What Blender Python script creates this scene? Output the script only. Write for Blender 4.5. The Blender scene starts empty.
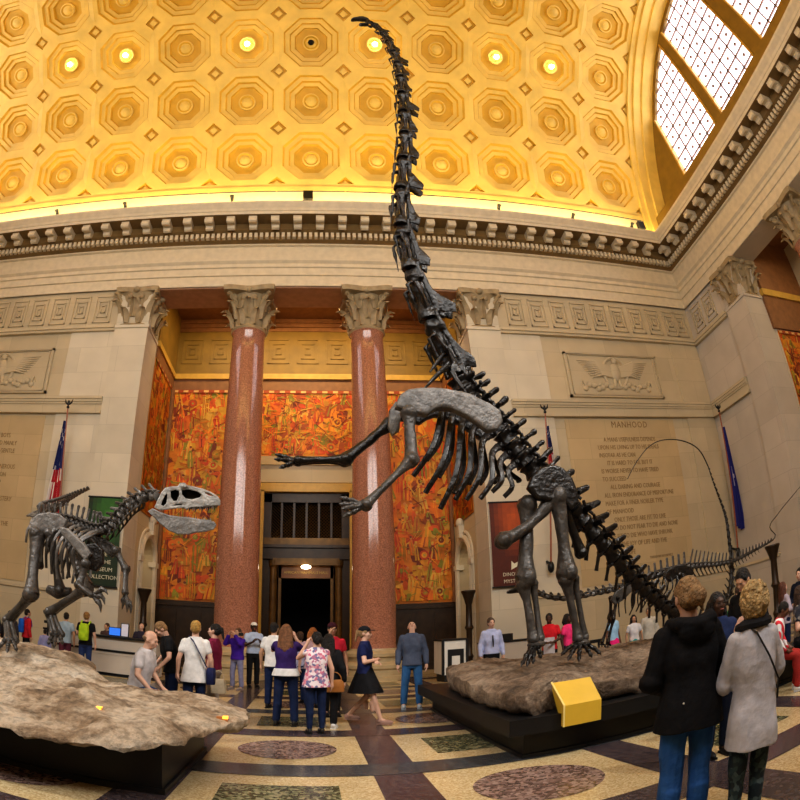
import bpy, bmesh, math, random
from mathutils import Vector, Matrix, noise
random.seed(7)
R = math.radians
col = bpy.context.collection
# ------------------------------------------------------------------ camera (a fisheye lens, as in the photograph)
F, CX, CY, PT, YW, RL, EYE = 574.17, 300.30, 411.06, .3908, -.0182, .0142, 1.55
def _axes():
    f = Vector((0, math.cos(PT), math.sin(PT))); u = Vector((0, -math.sin(PT), math.cos(PT))); r = Vector((1, 0, 0))
    r, u = math.cos(RL)*r + math.sin(RL)*u, -math.sin(RL)*r + math.cos(RL)*u
    M = Matrix.Rotation(-YW, 3, 'Z')
    return M @ r, M @ u, M @ f
CR, CU, CF = _axes()
def ray(x, y):
    x -= CX; y = CY - y; r = math.hypot(x, y) + 1e-9; th = 2*math.asin(min(1, r/F/2))
    return CR*(x/r*math.sin(th)) + CU*(y/r*math.sin(th)) + CF*math.cos(th)
def at(x, y, Y):            # the point of depth Y seen at pixel (x, y)
    a = ray(x, y); q = a*(Y/a.y); return Vector((q.x, q.y, q.z + EYE))
def fl(x, y, z=0.0):        # the point of height z seen at pixel (x, y)
    a = ray(x, y); q = a*((z - EYE)/a.z); return Vector((q.x, q.y, z))
cam = bpy.data.cameras.new('camera'); camo = bpy.data.objects.new('camera', cam); col.objects.link(camo)
cam.type = 'PANO'
cc = cam if hasattr(cam, 'panorama_type') else cam.cycles
cc.panorama_type = 'FISHEYE_EQUISOLID'; cc.fisheye_lens = F/800*36; cc.fisheye_fov = math.pi
cam.sensor_width = 36; cam.sensor_height = 36; cam.clip_end = 300
cam.shift_x = (400 - CX)/800; cam.shift_y = (CY - 400)/800
mw = Matrix((CR, CU, -CF)).transposed().to_4x4(); mw.translation = (0, 0, EYE); camo.matrix_world = mw
bpy.context.scene.camera = camo

# ------------------------------------------------------------------ materials
def newmat(name):
    m = bpy.data.materials.new(name); m.use_nodes = True
    nt = m.node_tree; return m, nt, nt.nodes['Principled BSDF']
def link(nt, a, b): nt.links.new(a, b)
def node(nt, t, **kw):
    n = nt.nodes.new(t)
    for k, v in kw.items():
        if k in n.inputs: n.inputs[k].default_value = v
        else: setattr(n, k, v)
    return n
def mixc(nt, fac, a, b, blend='MIX'):
    n = nt.nodes.new('ShaderNodeMix'); n.data_type = 'RGBA'; n.blend_type = blend
    for s, v in ((0, fac), (6, a), (7, b)):
        if hasattr(v, 'links'): nt.links.new(v, n.inputs[s])
        else: n.inputs[s].default_value = (*v, 1) if isinstance(v, tuple) and len(v) == 3 else v
    return n.outputs[2]
def ramp(nt, src, stops):
    n = nt.nodes.new('ShaderNodeValToRGB'); link(nt, src, n.inputs[0])
    e = n.color_ramp.elements
    while len(e) < len(stops): e.new(.5)
    for el, (p, c) in zip(e, stops): el.position = p; el.color = (*c, 1) if not isinstance(c, float) else (c, c, c, 1)
    return n.outputs[0]
def coords(nt): return nt.nodes.new('ShaderNodeTexCoord').outputs['Object']
def mat(name, c, rough=.6, metal=0., var=.12, scale=4., bump=0., bscale=30., emit=0., spec=.5):
    m, nt, p = newmat(name)
    p.inputs['Roughness'].default_value = rough; p.inputs['Metallic'].default_value = metal
    p.inputs['Specular IOR Level'].default_value = spec
    co = coords(nt); nz = node(nt, 'ShaderNodeTexNoise', Scale=scale, Detail=5.0); link(nt, co, nz.inputs['Vector'])
    lo = tuple(max(0, x*(1 - var)) for x in c); hi = tuple(min(1, x*(1 + var)) for x in c)
    link(nt, ramp(nt, nz.outputs[0], [(.3, lo), (.7, hi)]), p.inputs['Base Color'])
    if bump:
        n2 = node(nt, 'ShaderNodeTexNoise', Scale=bscale, Detail=6.0); link(nt, co, n2.inputs['Vector'])
        b = node(nt, 'ShaderNodeBump', Strength=bump, Distance=.05); link(nt, n2.outputs[0], b.inputs['Height']); link(nt, b.outputs[0], p.inputs['Normal'])
    if emit:
        p.inputs['Emission Color'].default_value = (*c, 1); p.inputs['Emission Strength'].default_value = emit
    return m
def stone(name, c, joint=.82, bw=2.2, bh=1.05, var=.1):
    m, nt, p = newmat(name); p.inputs['Roughness'].default_value = .62
    co = coords(nt); sx = node(nt, 'ShaderNodeSeparateXYZ'); link(nt, co, sx.inputs[0])
    ad = node(nt, 'ShaderNodeMath', operation='ADD'); link(nt, sx.outputs[0], ad.inputs[0]); link(nt, sx.outputs[1], ad.inputs[1])
    cb = node(nt, 'ShaderNodeCombineXYZ'); link(nt, ad.outputs[0], cb.inputs[0]); link(nt, sx.outputs[2], cb.inputs[1])
    br = node(nt, 'ShaderNodeTexBrick', Scale=1.0); link(nt, cb.outputs[0], br.inputs['Vector'])
    br.inputs['Brick Width'].default_value = bw; br.inputs['Row Height'].default_value = bh; br.inputs['Mortar Size'].default_value = .008
    br.inputs['Color1'].default_value = (*[x*(1 - var*.6) for x in c], 1); br.inputs['Color2'].default_value = (*[min(1, x*(1 + var*.6)) for x in c], 1)
    br.inputs['Mortar'].default_value = (*[x*joint for x in c], 1)
    nz = node(nt, 'ShaderNodeTexNoise', Scale=.9, Detail=8.0); link(nt, co, nz.inputs['Vector'])
    f = ramp(nt, nz.outputs[0], [(.3, (1 - var,)*3), (.7, (1 + var*.3,)*3)])
    link(nt, mixc(nt, 1.0, br.outputs[0], f, 'MULTIPLY'), p.inputs['Base Color'])
    return m
def terrazzo(name, c1, c2, c3, scale=45, rough=.22):
    m, nt, p = newmat(name); p.inputs['Roughness'].default_value = rough
    co = coords(nt); vo = node(nt, 'ShaderNodeTexVoronoi', Scale=float(scale)); link(nt, co, vo.inputs['Vector'])
    s = node(nt, 'ShaderNodeSeparateColor'); link(nt, vo.outputs['Color'], s.inputs[0])
    a = ramp(nt, s.outputs[0], [(.25, c1), (.55, c2), (.9, c3)])
    nz = node(nt, 'ShaderNodeTexNoise', Scale=.8, Detail=6.0); link(nt, co, nz.inputs['Vector'])
    link(nt, mixc(nt, 1.0, a, ramp(nt, nz.outputs[0], [(.3, (.78,)*3), (.7, (1.05,)*3)]), 'MULTIPLY'), p.inputs['Base Color'])
    return m
def attrmat(name, rough=.55, noise_amt=.35, nscale=3.):
    m, nt, p = newmat(name); p.inputs['Roughness'].default_value = rough
    a = node(nt, 'ShaderNodeAttribute', attribute_name='Col'); co = coords(nt)
    nz = node(nt, 'ShaderNodeTexNoise', Scale=nscale, Detail=7.0); link(nt, co, nz.inputs['Vector'])
    f = ramp(nt, nz.outputs[0], [(.3, (1 - noise_amt, 1 - noise_amt*1.2, 1 - noise_amt)), (.7, (1.15, 1.1, 1.0))])
    link(nt, mixc(nt, 1.0, a.outputs[0], f, 'MULTIPLY'), p.inputs['Base Color'])
    return m

M = {}
M['stone'] = stone('limestone', (.575, .485, .335))
M['stone_light'] = stone('pale_limestone', (.665, .60, .48))
M['stone_gold'] = stone('golden_limestone', (.56, .43, .25), bw=1.6, bh=.8)
M['stone_grey'] = stone('grey_limestone', (.56, .50, .43))
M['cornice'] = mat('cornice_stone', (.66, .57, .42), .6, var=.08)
M['cornice_dark'] = mat('cornice_painted_shade', (.20, .125, .045), .75)  # shade around the dentils and brackets, put into the stone colour
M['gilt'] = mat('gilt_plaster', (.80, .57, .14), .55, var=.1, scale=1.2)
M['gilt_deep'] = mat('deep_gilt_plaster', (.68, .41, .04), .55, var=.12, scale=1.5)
M['cove'] = mat('pale_gilt_plaster', (.86, .70, .36), .5, var=.06)
M['soffit'] = mat('pale_brown_soffit', (.38, .23, .15), .5, var=.12)
M['brown'] = mat('brown_soffit', (.25, .115, .045), .5, var=.15)
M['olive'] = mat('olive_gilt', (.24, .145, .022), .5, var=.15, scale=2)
M['goldtrim'] = mat('gold_trim', (.58, .36, .07), .4, var=.1)
M['redmarble'] = mat('red_marble', (.40, .18, .118), .12, var=.4, scale=24, spec=.8)
M['bronze'] = mat('dark_bronze', (.038, .022, .011), .38, metal=.2, var=.3)
M['bronze_gold'] = mat('gilded_bronze', (.14, .075, .02), .4, metal=.4, var=.3)
M['black'] = mat('black_paint', (.007, .007, .0075), .45, var=.2)
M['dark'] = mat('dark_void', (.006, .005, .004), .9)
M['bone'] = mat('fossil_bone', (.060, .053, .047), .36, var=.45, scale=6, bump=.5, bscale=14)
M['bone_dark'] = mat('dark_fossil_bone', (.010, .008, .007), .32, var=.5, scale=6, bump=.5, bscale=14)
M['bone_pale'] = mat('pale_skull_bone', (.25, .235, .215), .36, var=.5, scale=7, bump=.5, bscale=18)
M['bone_light'] = mat('pale_fossil_bone', (.145, .135, .125), .38, var=.5, scale=5, bump=.6, bscale=12)  # pale bone; the tone also paints in white highlights
M['gold'] = mat('yellow_gold_panel', (.62, .40, .045), .35, var=.06)
M['glass'] = mat('bright_window_glass', (.93, .90, 1.0), .4, emit=2.9, var=.02)
M['lead'] = mat('window_bars', (.25, .17, .15), .6)
M['bulb'] = mat('lamp_bulb', (1., .93, .75), .4, emit=16., var=0)
M['white'] = mat('white_paint', (.72, .69, .63), .5, var=.05)
M['floor'] = terrazzo('tan_terrazzo', (.46, .34, .17), (.58, .45, .25), (.66, .54, .33), 60)
M['band'] = terrazzo('dark_terrazzo', (.055, .04, .045), (.075, .055, .06), (.11, .085, .085), 30)
M['bandblue'] = terrazzo('slate_terrazzo', (.05, .055, .06), (.075, .075, .08), (.10, .10, .10), 30)
M['disc'] = terrazzo('rose_terrazzo', (.12, .075, .06), (.24, .16, .135), (.36, .26, .22), 28)
M['green'] = terrazzo('green_terrazzo', (.05, .055, .03), (.15, .15, .08), (.30, .27, .16), 28)
def rockmat(name, dark, mid, light):
    m, nt, p = newmat(name); p.inputs['Roughness'].default_value = .75
    co = coords(nt)
    n1 = node(nt, 'ShaderNodeTexNoise', Scale=1.6, Detail=12.0, Roughness=.72); link(nt, co, n1.inputs['Vector'])
    n2 = node(nt, 'ShaderNodeTexNoise', Scale=9.0, Detail=10.0, Roughness=.7); link(nt, co, n2.inputs['Vector'])
    c1 = ramp(nt, n1.outputs[0], [(.33, tuple(x*.45 for x in dark)), (.43, dark), (.52, mid), (.68, light)])
    c2 = ramp(nt, n2.outputs[0], [(.34, (.50,)*3), (.56, (1.1,)*3)])
    link(nt, mixc(nt, 1.0, c1, c2, 'MULTIPLY'), p.inputs['Base Color'])
    ad = node(nt, 'ShaderNodeMath', operation='ADD'); link(nt, n1.outputs[0], ad.inputs[0]); link(nt, n2.outputs[0], ad.inputs[1])
    b = node(nt, 'ShaderNodeBump', Strength=.9, Distance=.14); link(nt, ad.outputs[0], b.inputs['Height']); link(nt, b.outputs[0], p.inputs['Normal'])
    return m
M['rock_tan'] = rockmat('tan_rock', (.34, .24, .15), (.60, .48, .35), (.74, .65, .53))
M['rock_brown'] = rockmat('brown_rock', (.19, .13, .085), (.32, .235, .165), (.43, .345, .26))
M['mural'] = attrmat('painted_mural', .55, .30, 2.2)
M['flag'] = attrmat('flag_cloth', .7, .12, 5.)
M['paint'] = attrmat('printed_surface', .6, .1, 5.)
_cloth = {}
def cloth(c, bump=.35, rough=.85, var=.16):
    k = (c, bump)
    if k not in _cloth: _cloth[k] = mat('cloth', c, rough, var=var, scale=9, bump=bump, bscale=11, spec=.2)
    return _cloth[k]
def pattern(c1, c2, c3, scale=22):
    m, nt, p = newmat('patterned_cloth'); p.inputs['Roughness'].default_value = .85
    co = coords(nt); vo = node(nt, 'ShaderNodeTexVoronoi', Scale=float(scale)); link(nt, co, vo.inputs['Vector'])
    s = node(nt, 'ShaderNodeSeparateColor'); link(nt, vo.outputs['Color'], s.inputs[0])
    link(nt, ramp(nt, s.outputs[0], [(.4, c1), (.6, c2), (.85, c3)]), p.inputs['Base Color'])
    return m
def stripes(c1, c2, scale=9):
    m, nt, p = newmat('striped_cloth'); p.inputs['Roughness'].default_value = .85
    co = coords(nt); w = node(nt, 'ShaderNodeTexWave', Scale=float(scale), Distortion=1.5); w.bands_direction = 'DIAGONAL'; link(nt, co, w.inputs['Vector'])
    n = ramp(nt, w.outputs[0], [(.48, c1), (.52, c2)]); link(nt, n, p.inputs['Base Color'])
    return m
_skin = {}
def skinm(c):
    if c not in _skin: _skin[c] = mat('skin', c, .5, var=.08, scale=10, spec=.35)
    return _skin[c]
_hair = {}
def hairm(c):
    if c not in _hair: _hair[c] = mat('hair', c, .55, var=.4, scale=28, bump=.9, bscale=60)
    return _hair[c]

# ------------------------------------------------------------------ mesh builder
ORG = {}
class MB:
    def __init__(s): s.v = []; s.f = []; s.m = []; s.c = []
    def add(s, vs, fs, mi=0, c=None):
        o = len(s.v); s.v += [tuple(v) for v in vs]
        for f in fs: s.f.append(tuple(i + o for i in f)); s.m.append(mi); s.c.append(c)
        return s
    def box(s, x0, x1, y0, y1, z0, z1, mi=0, c=None):
        vs = [(x, y, z) for z in (z0, z1) for y in (y0, y1) for x in (x0, x1)]
        return s.add(vs, [(0, 2, 3, 1), (4, 5, 7, 6), (0, 1, 5, 4), (2, 6, 7, 3), (0, 4, 6, 2), (1, 3, 7, 5)], mi, c)
    def obox(s, c, size, rot=None, mi=0, cl=None):
        Mx = rot or Matrix.Identity(3); c = Vector(c)
        vs = [c + Mx @ Vector((x*size[0]/2, y*size[1]/2, z*size[2]/2)) for z in (-1, 1) for y in (-1, 1) for x in (-1, 1)]
        return s.add(vs, [(0, 2, 3, 1), (4, 5, 7, 6), (0, 1, 5, 4), (2, 6, 7, 3), (0, 4, 6, 2), (1, 3, 7, 5)], mi, cl)
    def tube(s, pts, rads, n=8, mi=0, up=None, cap=True, c=None):
        pts = [Vector(p) for p in pts]; k = len(pts)
        if not isinstance(rads, (list, tuple)): rads = [rads]*k
        tang = []
        for i in range(k):
            t = pts[min(i + 1, k - 1)] - pts[max(i - 1, 0)]
            tang.append(t.normalized() if t.length > 1e-9 else Vector((0, 0, 1)))
        u = Vector(up) if up is not None else (Vector((0, 0, 1)) if abs(tang[0].z) < .9 else Vector((0, 1, 0)))
        vs = []; fs = []
        for i in range(k):
            t = tang[i]; u = u - t*u.dot(t)
            if u.length < 1e-6: u = t.orthogonal()
            u.normalize(); w = t.cross(u)
            r = rads[i]; ra, rb = r if isinstance(r, (tuple, list)) else (r, r)
            for j in range(n):
                a = 2*math.pi*j/n
                vs.append(pts[i] + u*(ra*math.cos(a)) + w*(rb*math.sin(a)))
        for i in range(k - 1):
            for j in range(n):
                j2 = (j + 1) % n
                fs.append((i*n + j, i*n + j2, (i + 1)*n + j2, (i + 1)*n + j))
        if cap: fs.append(tuple(reversed(range(n)))); fs.append(tuple((k - 1)*n + j for j in range(n)))
        return s.add(vs, fs, mi, c)
    def capsule(s, a, b, ra, rb, n=10):
        a = Vector(a); b = Vector(b); d = b - a; L = d.length
        d = d/L if L > 1e-9 else Vector((0, 0, 1))
        pts = []; rr = []
        for k in (0.02, .3, .6, .9): 
            pts.append(a - d*ra*math.cos(k*math.pi/2)); rr.append(max(1e-4, ra*math.sin(k*math.pi/2)))
        pts += [a, b]; rr += [ra, rb]
        for k in (.9, .6, .3, .02):
            pts.append(b + d*rb*math.cos(k*math.pi/2)); rr.append(max(1e-4, rb*math.sin(k*math.pi/2)))
        return s.tube(pts, rr, n)
    def ell(s, c, r, nu=12, nv=8, rot=None, mi=0, cl=None):
        c = Vector(c); Mx = rot or Matrix.Identity(3); r = (r, r, r) if not isinstance(r, (tuple, list)) else r
        vs = [c + Mx @ Vector((0, 0, r[2]))]
        for i in range(1, nv):
            th = math.pi*i/nv
            for j in range(nu):
                ph = 2*math.pi*j/nu
                vs.append(c + Mx @ Vector((r[0]*math.sin(th)*math.cos(ph), r[1]*math.sin(th)*math.sin(ph), r[2]*math.cos(th))))
        vs.append(c - Mx @ Vector((0, 0, r[2]))); e = len(vs) - 1
        fs = [(0, 1 + j, 1 + (j + 1) % nu) for j in range(nu)]
        for i in range(nv - 2):
            for j in range(nu):
                a = 1 + i*nu + j; b = 1 + i*nu + (j + 1) % nu; fs.append((a, a + nu, b + nu, b))
        o = 1 + (nv - 2)*nu
        fs += [(o + j, e, o + (j + 1) % nu) for j in range(nu)]
        return s.add(vs, fs, mi, cl)
    def lathe(s, prof, c, n=32, mi=0):
        vs = []; fs = []; k = len(prof); c = Vector(c)
        for r, z in prof:
            for j in range(n):
                a = 2*math.pi*j/n; vs.append(c + Vector((r*math.cos(a), r*math.sin(a), z)))
        for i in range(k - 1):
            for j in range(n): fs.append((i*n + j, i*n + (j + 1) % n, (i + 1)*n + (j + 1) % n, (i + 1)*n + j))
        fs.append(tuple(reversed(range(n)))); fs.append(tuple((k - 1)*n + j for j in range(n)))
        return s.add(vs, fs, mi)
    def loft(s, rings, mi=0, cap=True, c=None):
        n = len(rings[0]); vs = [v for r in rings for v in r]; fs = []
        for i in range(len(rings) - 1):
            for j in range(n): fs.append((i*n + j, i*n + (j + 1) % n, (i + 1)*n + (j + 1) % n, (i + 1)*n + j))
        if cap: fs.append(tuple(reversed(range(n)))); fs.append(tuple((len(rings) - 1)*n + j for j in range(n)))
        return s.add(vs, fs, mi, c)
    def mesh(s, o):
        me = bpy.data.meshes.new('m')
        me.from_pydata([(v[0] - o[0], v[1] - o[1], v[2] - o[2]) for v in s.v], [], s.f)
        return me
    def build(s, name, mats, parent=None, smooth=True, angle=38, origin=None):
        if parent is not None: o = ORG[parent.name]
        elif origin is not None: o = Vector(origin)
        else:
            xs, ys, zs = zip(*s.v); o = Vector(((min(xs) + max(xs))/2, (min(ys) + max(ys))/2, min(zs)))
        me = s.mesh(o)
        mats = mats if isinstance(mats, (list, tuple)) else [mats]
        for m in mats: me.materials.append(m)
        if len(mats) > 1: me.polygons.foreach_set('material_index', s.m)
        if any(c is not None for c in s.c):
            at_ = me.color_attributes.new('Col', 'FLOAT_COLOR', 'CORNER')
            dat = []
            for p in me.polygons: dat += list((*(s.c[p.index] or (1, 1, 1)), 1.))*p.loop_total
            at_.data.foreach_set('color', dat)
        return finish(name, me, parent, o, smooth, angle)
def finish(name, me, parent, o, smooth=True, angle=38):
    bm = bmesh.new(); bm.from_mesh(me); bmesh.ops.recalc_face_normals(bm, faces=bm.faces); bm.to_mesh(me); bm.free()
    if smooth:
        me.polygons.foreach_set('use_smooth', [True]*len(me.polygons)); me.set_sharp_from_angle(angle=R(angle))
    ob = bpy.data.objects.new(name, me); col.objects.link(ob); me.name = name
    if parent is not None: ob.parent = parent; ORG[ob.name] = o
    else: ob.location = o; ORG[ob.name] = Vector(o)
    return ob
def thing(name, label, cat, loc, group=None):
    o = bpy.data.objects.new(name, None); col.objects.link(o); o.location = loc; o.empty_display_size = .2
    ORG[o.name] = Vector(loc); return tag(o, label, cat, group)
def tag(o, label, cat, group=None):
    o['label'] = label; o['category'] = cat
    if group: o['group'] = group
    return o
def struct(o, label=None):
    o['kind'] = 'structure'
    if label: o['label'] = label
    return o
def plate(outline, holes, t, bevel=0.):
    """flat plate with holes in the XY plane, thickness t; returns (verts, faces)"""
    cu = bpy.data.curves.new('p', 'CURVE'); cu.dimensions = '2D'; cu.fill_mode = 'BOTH'; cu.extrude = t/2; cu.bevel_depth = bevel; cu.bevel_resolution = 1
    for pl in [outline] + holes:
        sp = cu.splines.new('POLY'); sp.points.add(len(pl) - 1)
        for p, q in zip(sp.points, pl): p.co = (q[0], q[1], 0, 1)
        sp.use_cyclic_u = True
    ob = bpy.data.objects.new('p', cu); col.objects.link(ob)
    me = bpy.data.meshes.new_from_object(ob.evaluated_get(bpy.context.evaluated_depsgraph_get()))
    vs = [v.co.copy() for v in me.vertices]; fs = [tuple(p.vertices) for p in me.polygons]
    bpy.data.objects.remove(ob); bpy.data.curves.remove(cu); bpy.data.meshes.remove(me)
    return vs, fs
def text(name, body, size, org, xdir, ydir, m, parent, align='LEFT', depth=.006, spacing=1.0, xs=1.0):
    cu = bpy.data.curves.new('t', 'FONT'); cu.body = body; cu.size = size; cu.extrude = depth; cu.align_x = align; cu.space_character = spacing; cu.resolution_u = 2
    ob = bpy.data.objects.new('t', cu); col.objects.link(ob)
    me = bpy.data.meshes.new_from_object(ob.evaluated_get(bpy.context.evaluated_depsgraph_get()))
    X = Vector(xdir).normalized(); Yv = Vector(ydir).normalized(); Z = X.cross(Yv)
    mb = MB(); mb.add([Vector(org) + X*(v.co.x*xs) + Yv*v.co.y + Z*v.co.z for v in me.vertices], [tuple(p.vertices) for p in me.polygons])
    bpy.data.objects.remove(ob); bpy.data.curves.remove(cu); bpy.data.meshes.remove(me)
    return mb.build(name, m, parent, smooth=False)
def lerp(a, b, t): return a + (b - a)*t
def remeshed(mb, voxel, smooth=2, disp=0., dscale=5., seed=0):
    me = mb.mesh((0, 0, 0)); bm = bmesh.new(); bm.from_mesh(me); bmesh.ops.recalc_face_normals(bm, faces=bm.faces); bm.to_mesh(me); bm.free()
    ob = bpy.data.objects.new('r', me); col.objects.link(ob)
    r = ob.modifiers.new('r', 'REMESH'); r.mode = 'VOXEL'; r.voxel_size = voxel
    if smooth:
        sm = ob.modifiers.new('s', 'SMOOTH'); sm.factor = .5; sm.iterations = smooth
    m2 = bpy.data.meshes.new_from_object(ob.evaluated_get(bpy.context.evaluated_depsgraph_get()))
    bpy.data.objects.remove(ob); bpy.data.meshes.remove(me)
    out = MB(); ns = [v.normal.copy() for v in m2.vertices]
    vs = []
    for v, n in zip(m2.vertices, ns):
        c = v.co
        if disp: c = c + n*(disp*noise.noise(Vector((c.x*dscale + seed, c.y*dscale, c.z*dscale*.55))))
        vs.append(tuple(c))
    out.add(vs, [tuple(p.vertices) for p in m2.polygons]); bpy.data.meshes.remove(m2)
    return out

# ------------------------------------------------------------------ the hall
D = 18.0; XR = 17.05; XL = -17.25; YF = -2.2; XC = -.1
# floor with inlaid terrazzo bands
f = MB(); f.box(XL - 2, XR + 7, YF - 1, 36, -.3, 0, 0)
def quad(pts, mi, z): f.add([(p[0], p[1], z) for p in pts], [(0, 1, 2, 3)], mi)
def rect(x0, x1, y0, y1, mi, z): quad([(x0, y0), (x1, y0), (x1, y1), (x0, y1)], mi, z)
def disc(cx, cy, r, mi=3):
    f.add([(cx + r*math.cos(2*math.pi*k/48), cy + r*math.sin(2*math.pi*k/48), .005) for k in range(48)], [tuple(range(48))], mi)
BX, BY, SX, SY = .935, 3.73, 2.345, 2.42                  # a grid of dark bands, a disc or a square in each bay
for i in range(-8, 8):
    x = BX + SX*i
    if XL + .5 < x < XR - .5: rect(x - .25, x + .25, -2, 19.3, 1, .004)
for j in range(-2, 7):
    y = BY + SY*j; rect(XL + .4, XR - .4, y - .27, y + .27, 2 if j % 2 else 1, .006)
for i in range(-8, 7):
    for j in range(-2, 6):
        cx, cy = BX + SX*(i + .5), BY + SY*(j + .5)
        if not XL + 1 < cx < XR - 1: continue
        if (i + j) % 2 == 0: disc(cx, cy, .62)
        else: rect(cx - .55, cx + .55, cy - .55, cy + .55, 4, .005)
struct(f.build('floor', [M['floor'], M['band'], M['bandblue'], M['disc'], M['green']], smooth=False, origin=(0, 0, 0)), 'polished tan terrazzo floor inlaid with dark bands, rose discs and green squares')

# back wall with the open portico
OX0, OX1 = -6.1, 5.9                                   # the opening
PX0, PX1 = -7.45, 7.23                                 # outer edges of the pilasters
NB = 22.7                                              # back of the portico
def wallbits(mb, mir=False):
    pass
SM = [M['stone'], M['stone_light'], M['stone_gold']]
w = MB(); w.box(PX0, PX1, D + .05, 19.5, 14.13, 16.4, 0)                      # beam over the columns
struct(w.build('wall_back_top', SM, smooth=False, origin=(0, D, 14)), 'stone beam over the columns')
w = MB(); w.box(XL - .6, PX0, D + .12, 19.4, 0, 16.4, 0); w.box(-9.3, PX0, D + .06, D + .2, 2.45, 12.3, 1); w.box(XL, -15.6, D + .06, D + .2, 2.45, 12.3, 0)
w.box(-14.9, -9.75, D + .09, D + .2, 2.6, 8.75, 2); w.box(XL, PX0, D, D + .2, 0, 2.40, 0)
wbl = struct(w.build('wall_back_left', SM, smooth=False, origin=(-12, D, 0)), 'tan limestone back wall left of the columns, with a carved text panel')
w = MB(); w.box(PX1, XR + .6, D + .12, 19.4, 0, 16.4, 0); w.box(PX1, 8.9, D + .06, D + .2, 2.45, 12.3, 1); w.box(15.45, XR, D + .06, D + .2, 2.45, 12.3, 0)
w.box(9.35, 14.6, D + .09, D + .2, 2.6, 8.75, 2); w.box(PX1, XR, D, D + .2, 0, 2.40, 0)
wb = struct(w.build('wall_back_right', SM, smooth=False, origin=(12, D, 0)), 'tan limestone back wall right of the columns, with the MANHOOD text panel')
# inscription panels
X1 = (1, 0, 0); Z1 = (0, 0, 1)
M['carve'] = mat('incised_letters', (.27, .175, .075), .8)
LH = .305
def inscription(x0, x1, title, paras, ztop, parent):
    text('inscription', title, .36, ((x0 + x1)/2 + .1, D + .085, ztop), X1, Z1, M['carve'], parent, 'CENTER', spacing=1.15, xs=.85)
    z = ztop - .56; lines = []
    for pz in paras:
        for i, t in enumerate(pz): lines.append(('      ' if i == 0 and len(paras) > 1 else '') + t); 
    zs = []
    body = '\n'.join(lines)
    k = 0
    for t in lines:
        text('inscription', t, .245, (x0, D + .085, z - k*LH), X1, Z1, M['carve'], parent, spacing=1.03, xs=.72); k += 1
    text('inscription', 'THEODORE ROOSEVELT', .13, (x1 - 1.35, D + .085, z - k*LH + .05), X1, Z1, M['carve'], parent, xs=.8)
inscription(10.62, 13.75, 'MANHOOD', [["A MANS USEFULNESS DEPENDS", "UPON HIS LIVING UP TO HIS IDEALS", "INSOFAR AS HE CAN"], ["IT IS HARD TO FAIL BUT IT", "IS WORSE NEVER TO HAVE TRIED", "TO SUCCEED"],
    ["ALL DARING AND COURAGE", "ALL IRON ENDURANCE OF MISFORTUNE", "MAKE FOR A FINER NOBLER TYPE", "OF MANHOOD"], ["ONLY THOSE ARE FIT TO LIVE", "WHO DO NOT FEAR TO DIE AND NONE", "ARE FIT TO DIE WHO HAVE SHRUNK", "FROM THE JOY OF LIFE AND THE", "DUTY OF LIFE"]], 8.42, wb)
inscription(-14.2, -10.9, 'YOUTH', [["I WANT TO SEE YOU GAME BOYS", "I WANT TO SEE YOU BRAVE AND MANLY", "AND I ALSO WANT TO SEE YOU GENTLE", "AND TENDER"], ["BE PRACTICAL AS WELL AS GENEROUS", "IN YOUR IDEALS. KEEP YOUR EYES ON", "THE STARS BUT REMEMBER TO KEEP", "YOUR FEET ON THE GROUND"],
    ["COURAGE HARD WORK SELF MASTERY", "AND INTELLIGENT EFFORT ARE ALL", "ESSENTIAL TO SUCCESSFUL LIFE"], ["CHARACTER IN THE LONG RUN IS THE", "DECISIVE FACTOR IN THE LIFE OF AN", "INDIVIDUAL AND OF NATIONS ALIKE"]], 8.42, wbl)

# mouldings and carved bands of the two visible walls (profile boxes as (projection, z0, z1))
def bandx(mb, x0, x1, prof, y=D, mi=0):
    for p, z0, z1 in prof: mb.box(x0, x1, y - p, y + .2, z0, z1, mi)
def bandy(mb, y0, y1, prof, x=XR, mi=0):
    for p, z0, z1 in prof: mb.box(x - .2, x + p*0 + .2, y0, y1, z0, z1, mi) if False else mb.box(x - p, x + .2, y0, y1, z0, z1, mi)
STR = [(.06, 8.82, 8.93), (.0, 8.93, 9.18), (.04, 9.18, 9.26), (.08, 9.26, 9.36), (.12, 9.36, 9.46)]
NECK = [(.06, 12.22, 12.32), (.12, 12.32, 12.45)]
DADO = [(.07, 2.38, 2.48)]
t = MB()
for a, b in ((XL, PX0), (PX1, XR)): bandx(t, a, b, STR + NECK + DADO)
bandy(t, 15.35, D, STR + NECK + DADO); bandx(t, PX0, OX0, [(.03, 12.32, 12.45)]); bandx(t, OX1, PX1, [(.03, 12.32, 12.45)])
def greek(mb, cx, cz, axis, base, hw=.37, hz=.62, mi=0):
    for k, (a, b) in enumerate(((hw, hz), (hw*.62, hz*.62), (hw*.28, hz*.28))):
        tk = .045
        for (u0, u1, v0, v1) in ((-a, a, b - tk, b), (-a, a, -b, -b + tk), (-a, -a + tk, -b, b), (a - tk, a, -b, b)):
            if axis == 'x': mb.box(cx + u0, cx + u1, base - .035, base + .1, cz + v0, cz + v1, mi)
            else: mb.box(base - .035, base + .1, cx + u0, cx + u1, cz + v0, cz + v1)
for k in range(10):
    greek(t, 8.05 + .985*k if 8.05 + .985*k < XR - .4 else XR - .5, 13.28, 'x', D + .1)
    greek(t, -8.15 - .985*k, 13.28, 'x', D + .1)
for k in range(2): greek(t, 17.35 - .985*k, 13.28, 'y', XR + .1)
struct(t.build('trim_1', M['stone'], wb and None, smooth=False, origin=(0, D, 0)), 'carved square fret frieze and string courses on the tan walls')

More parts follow.
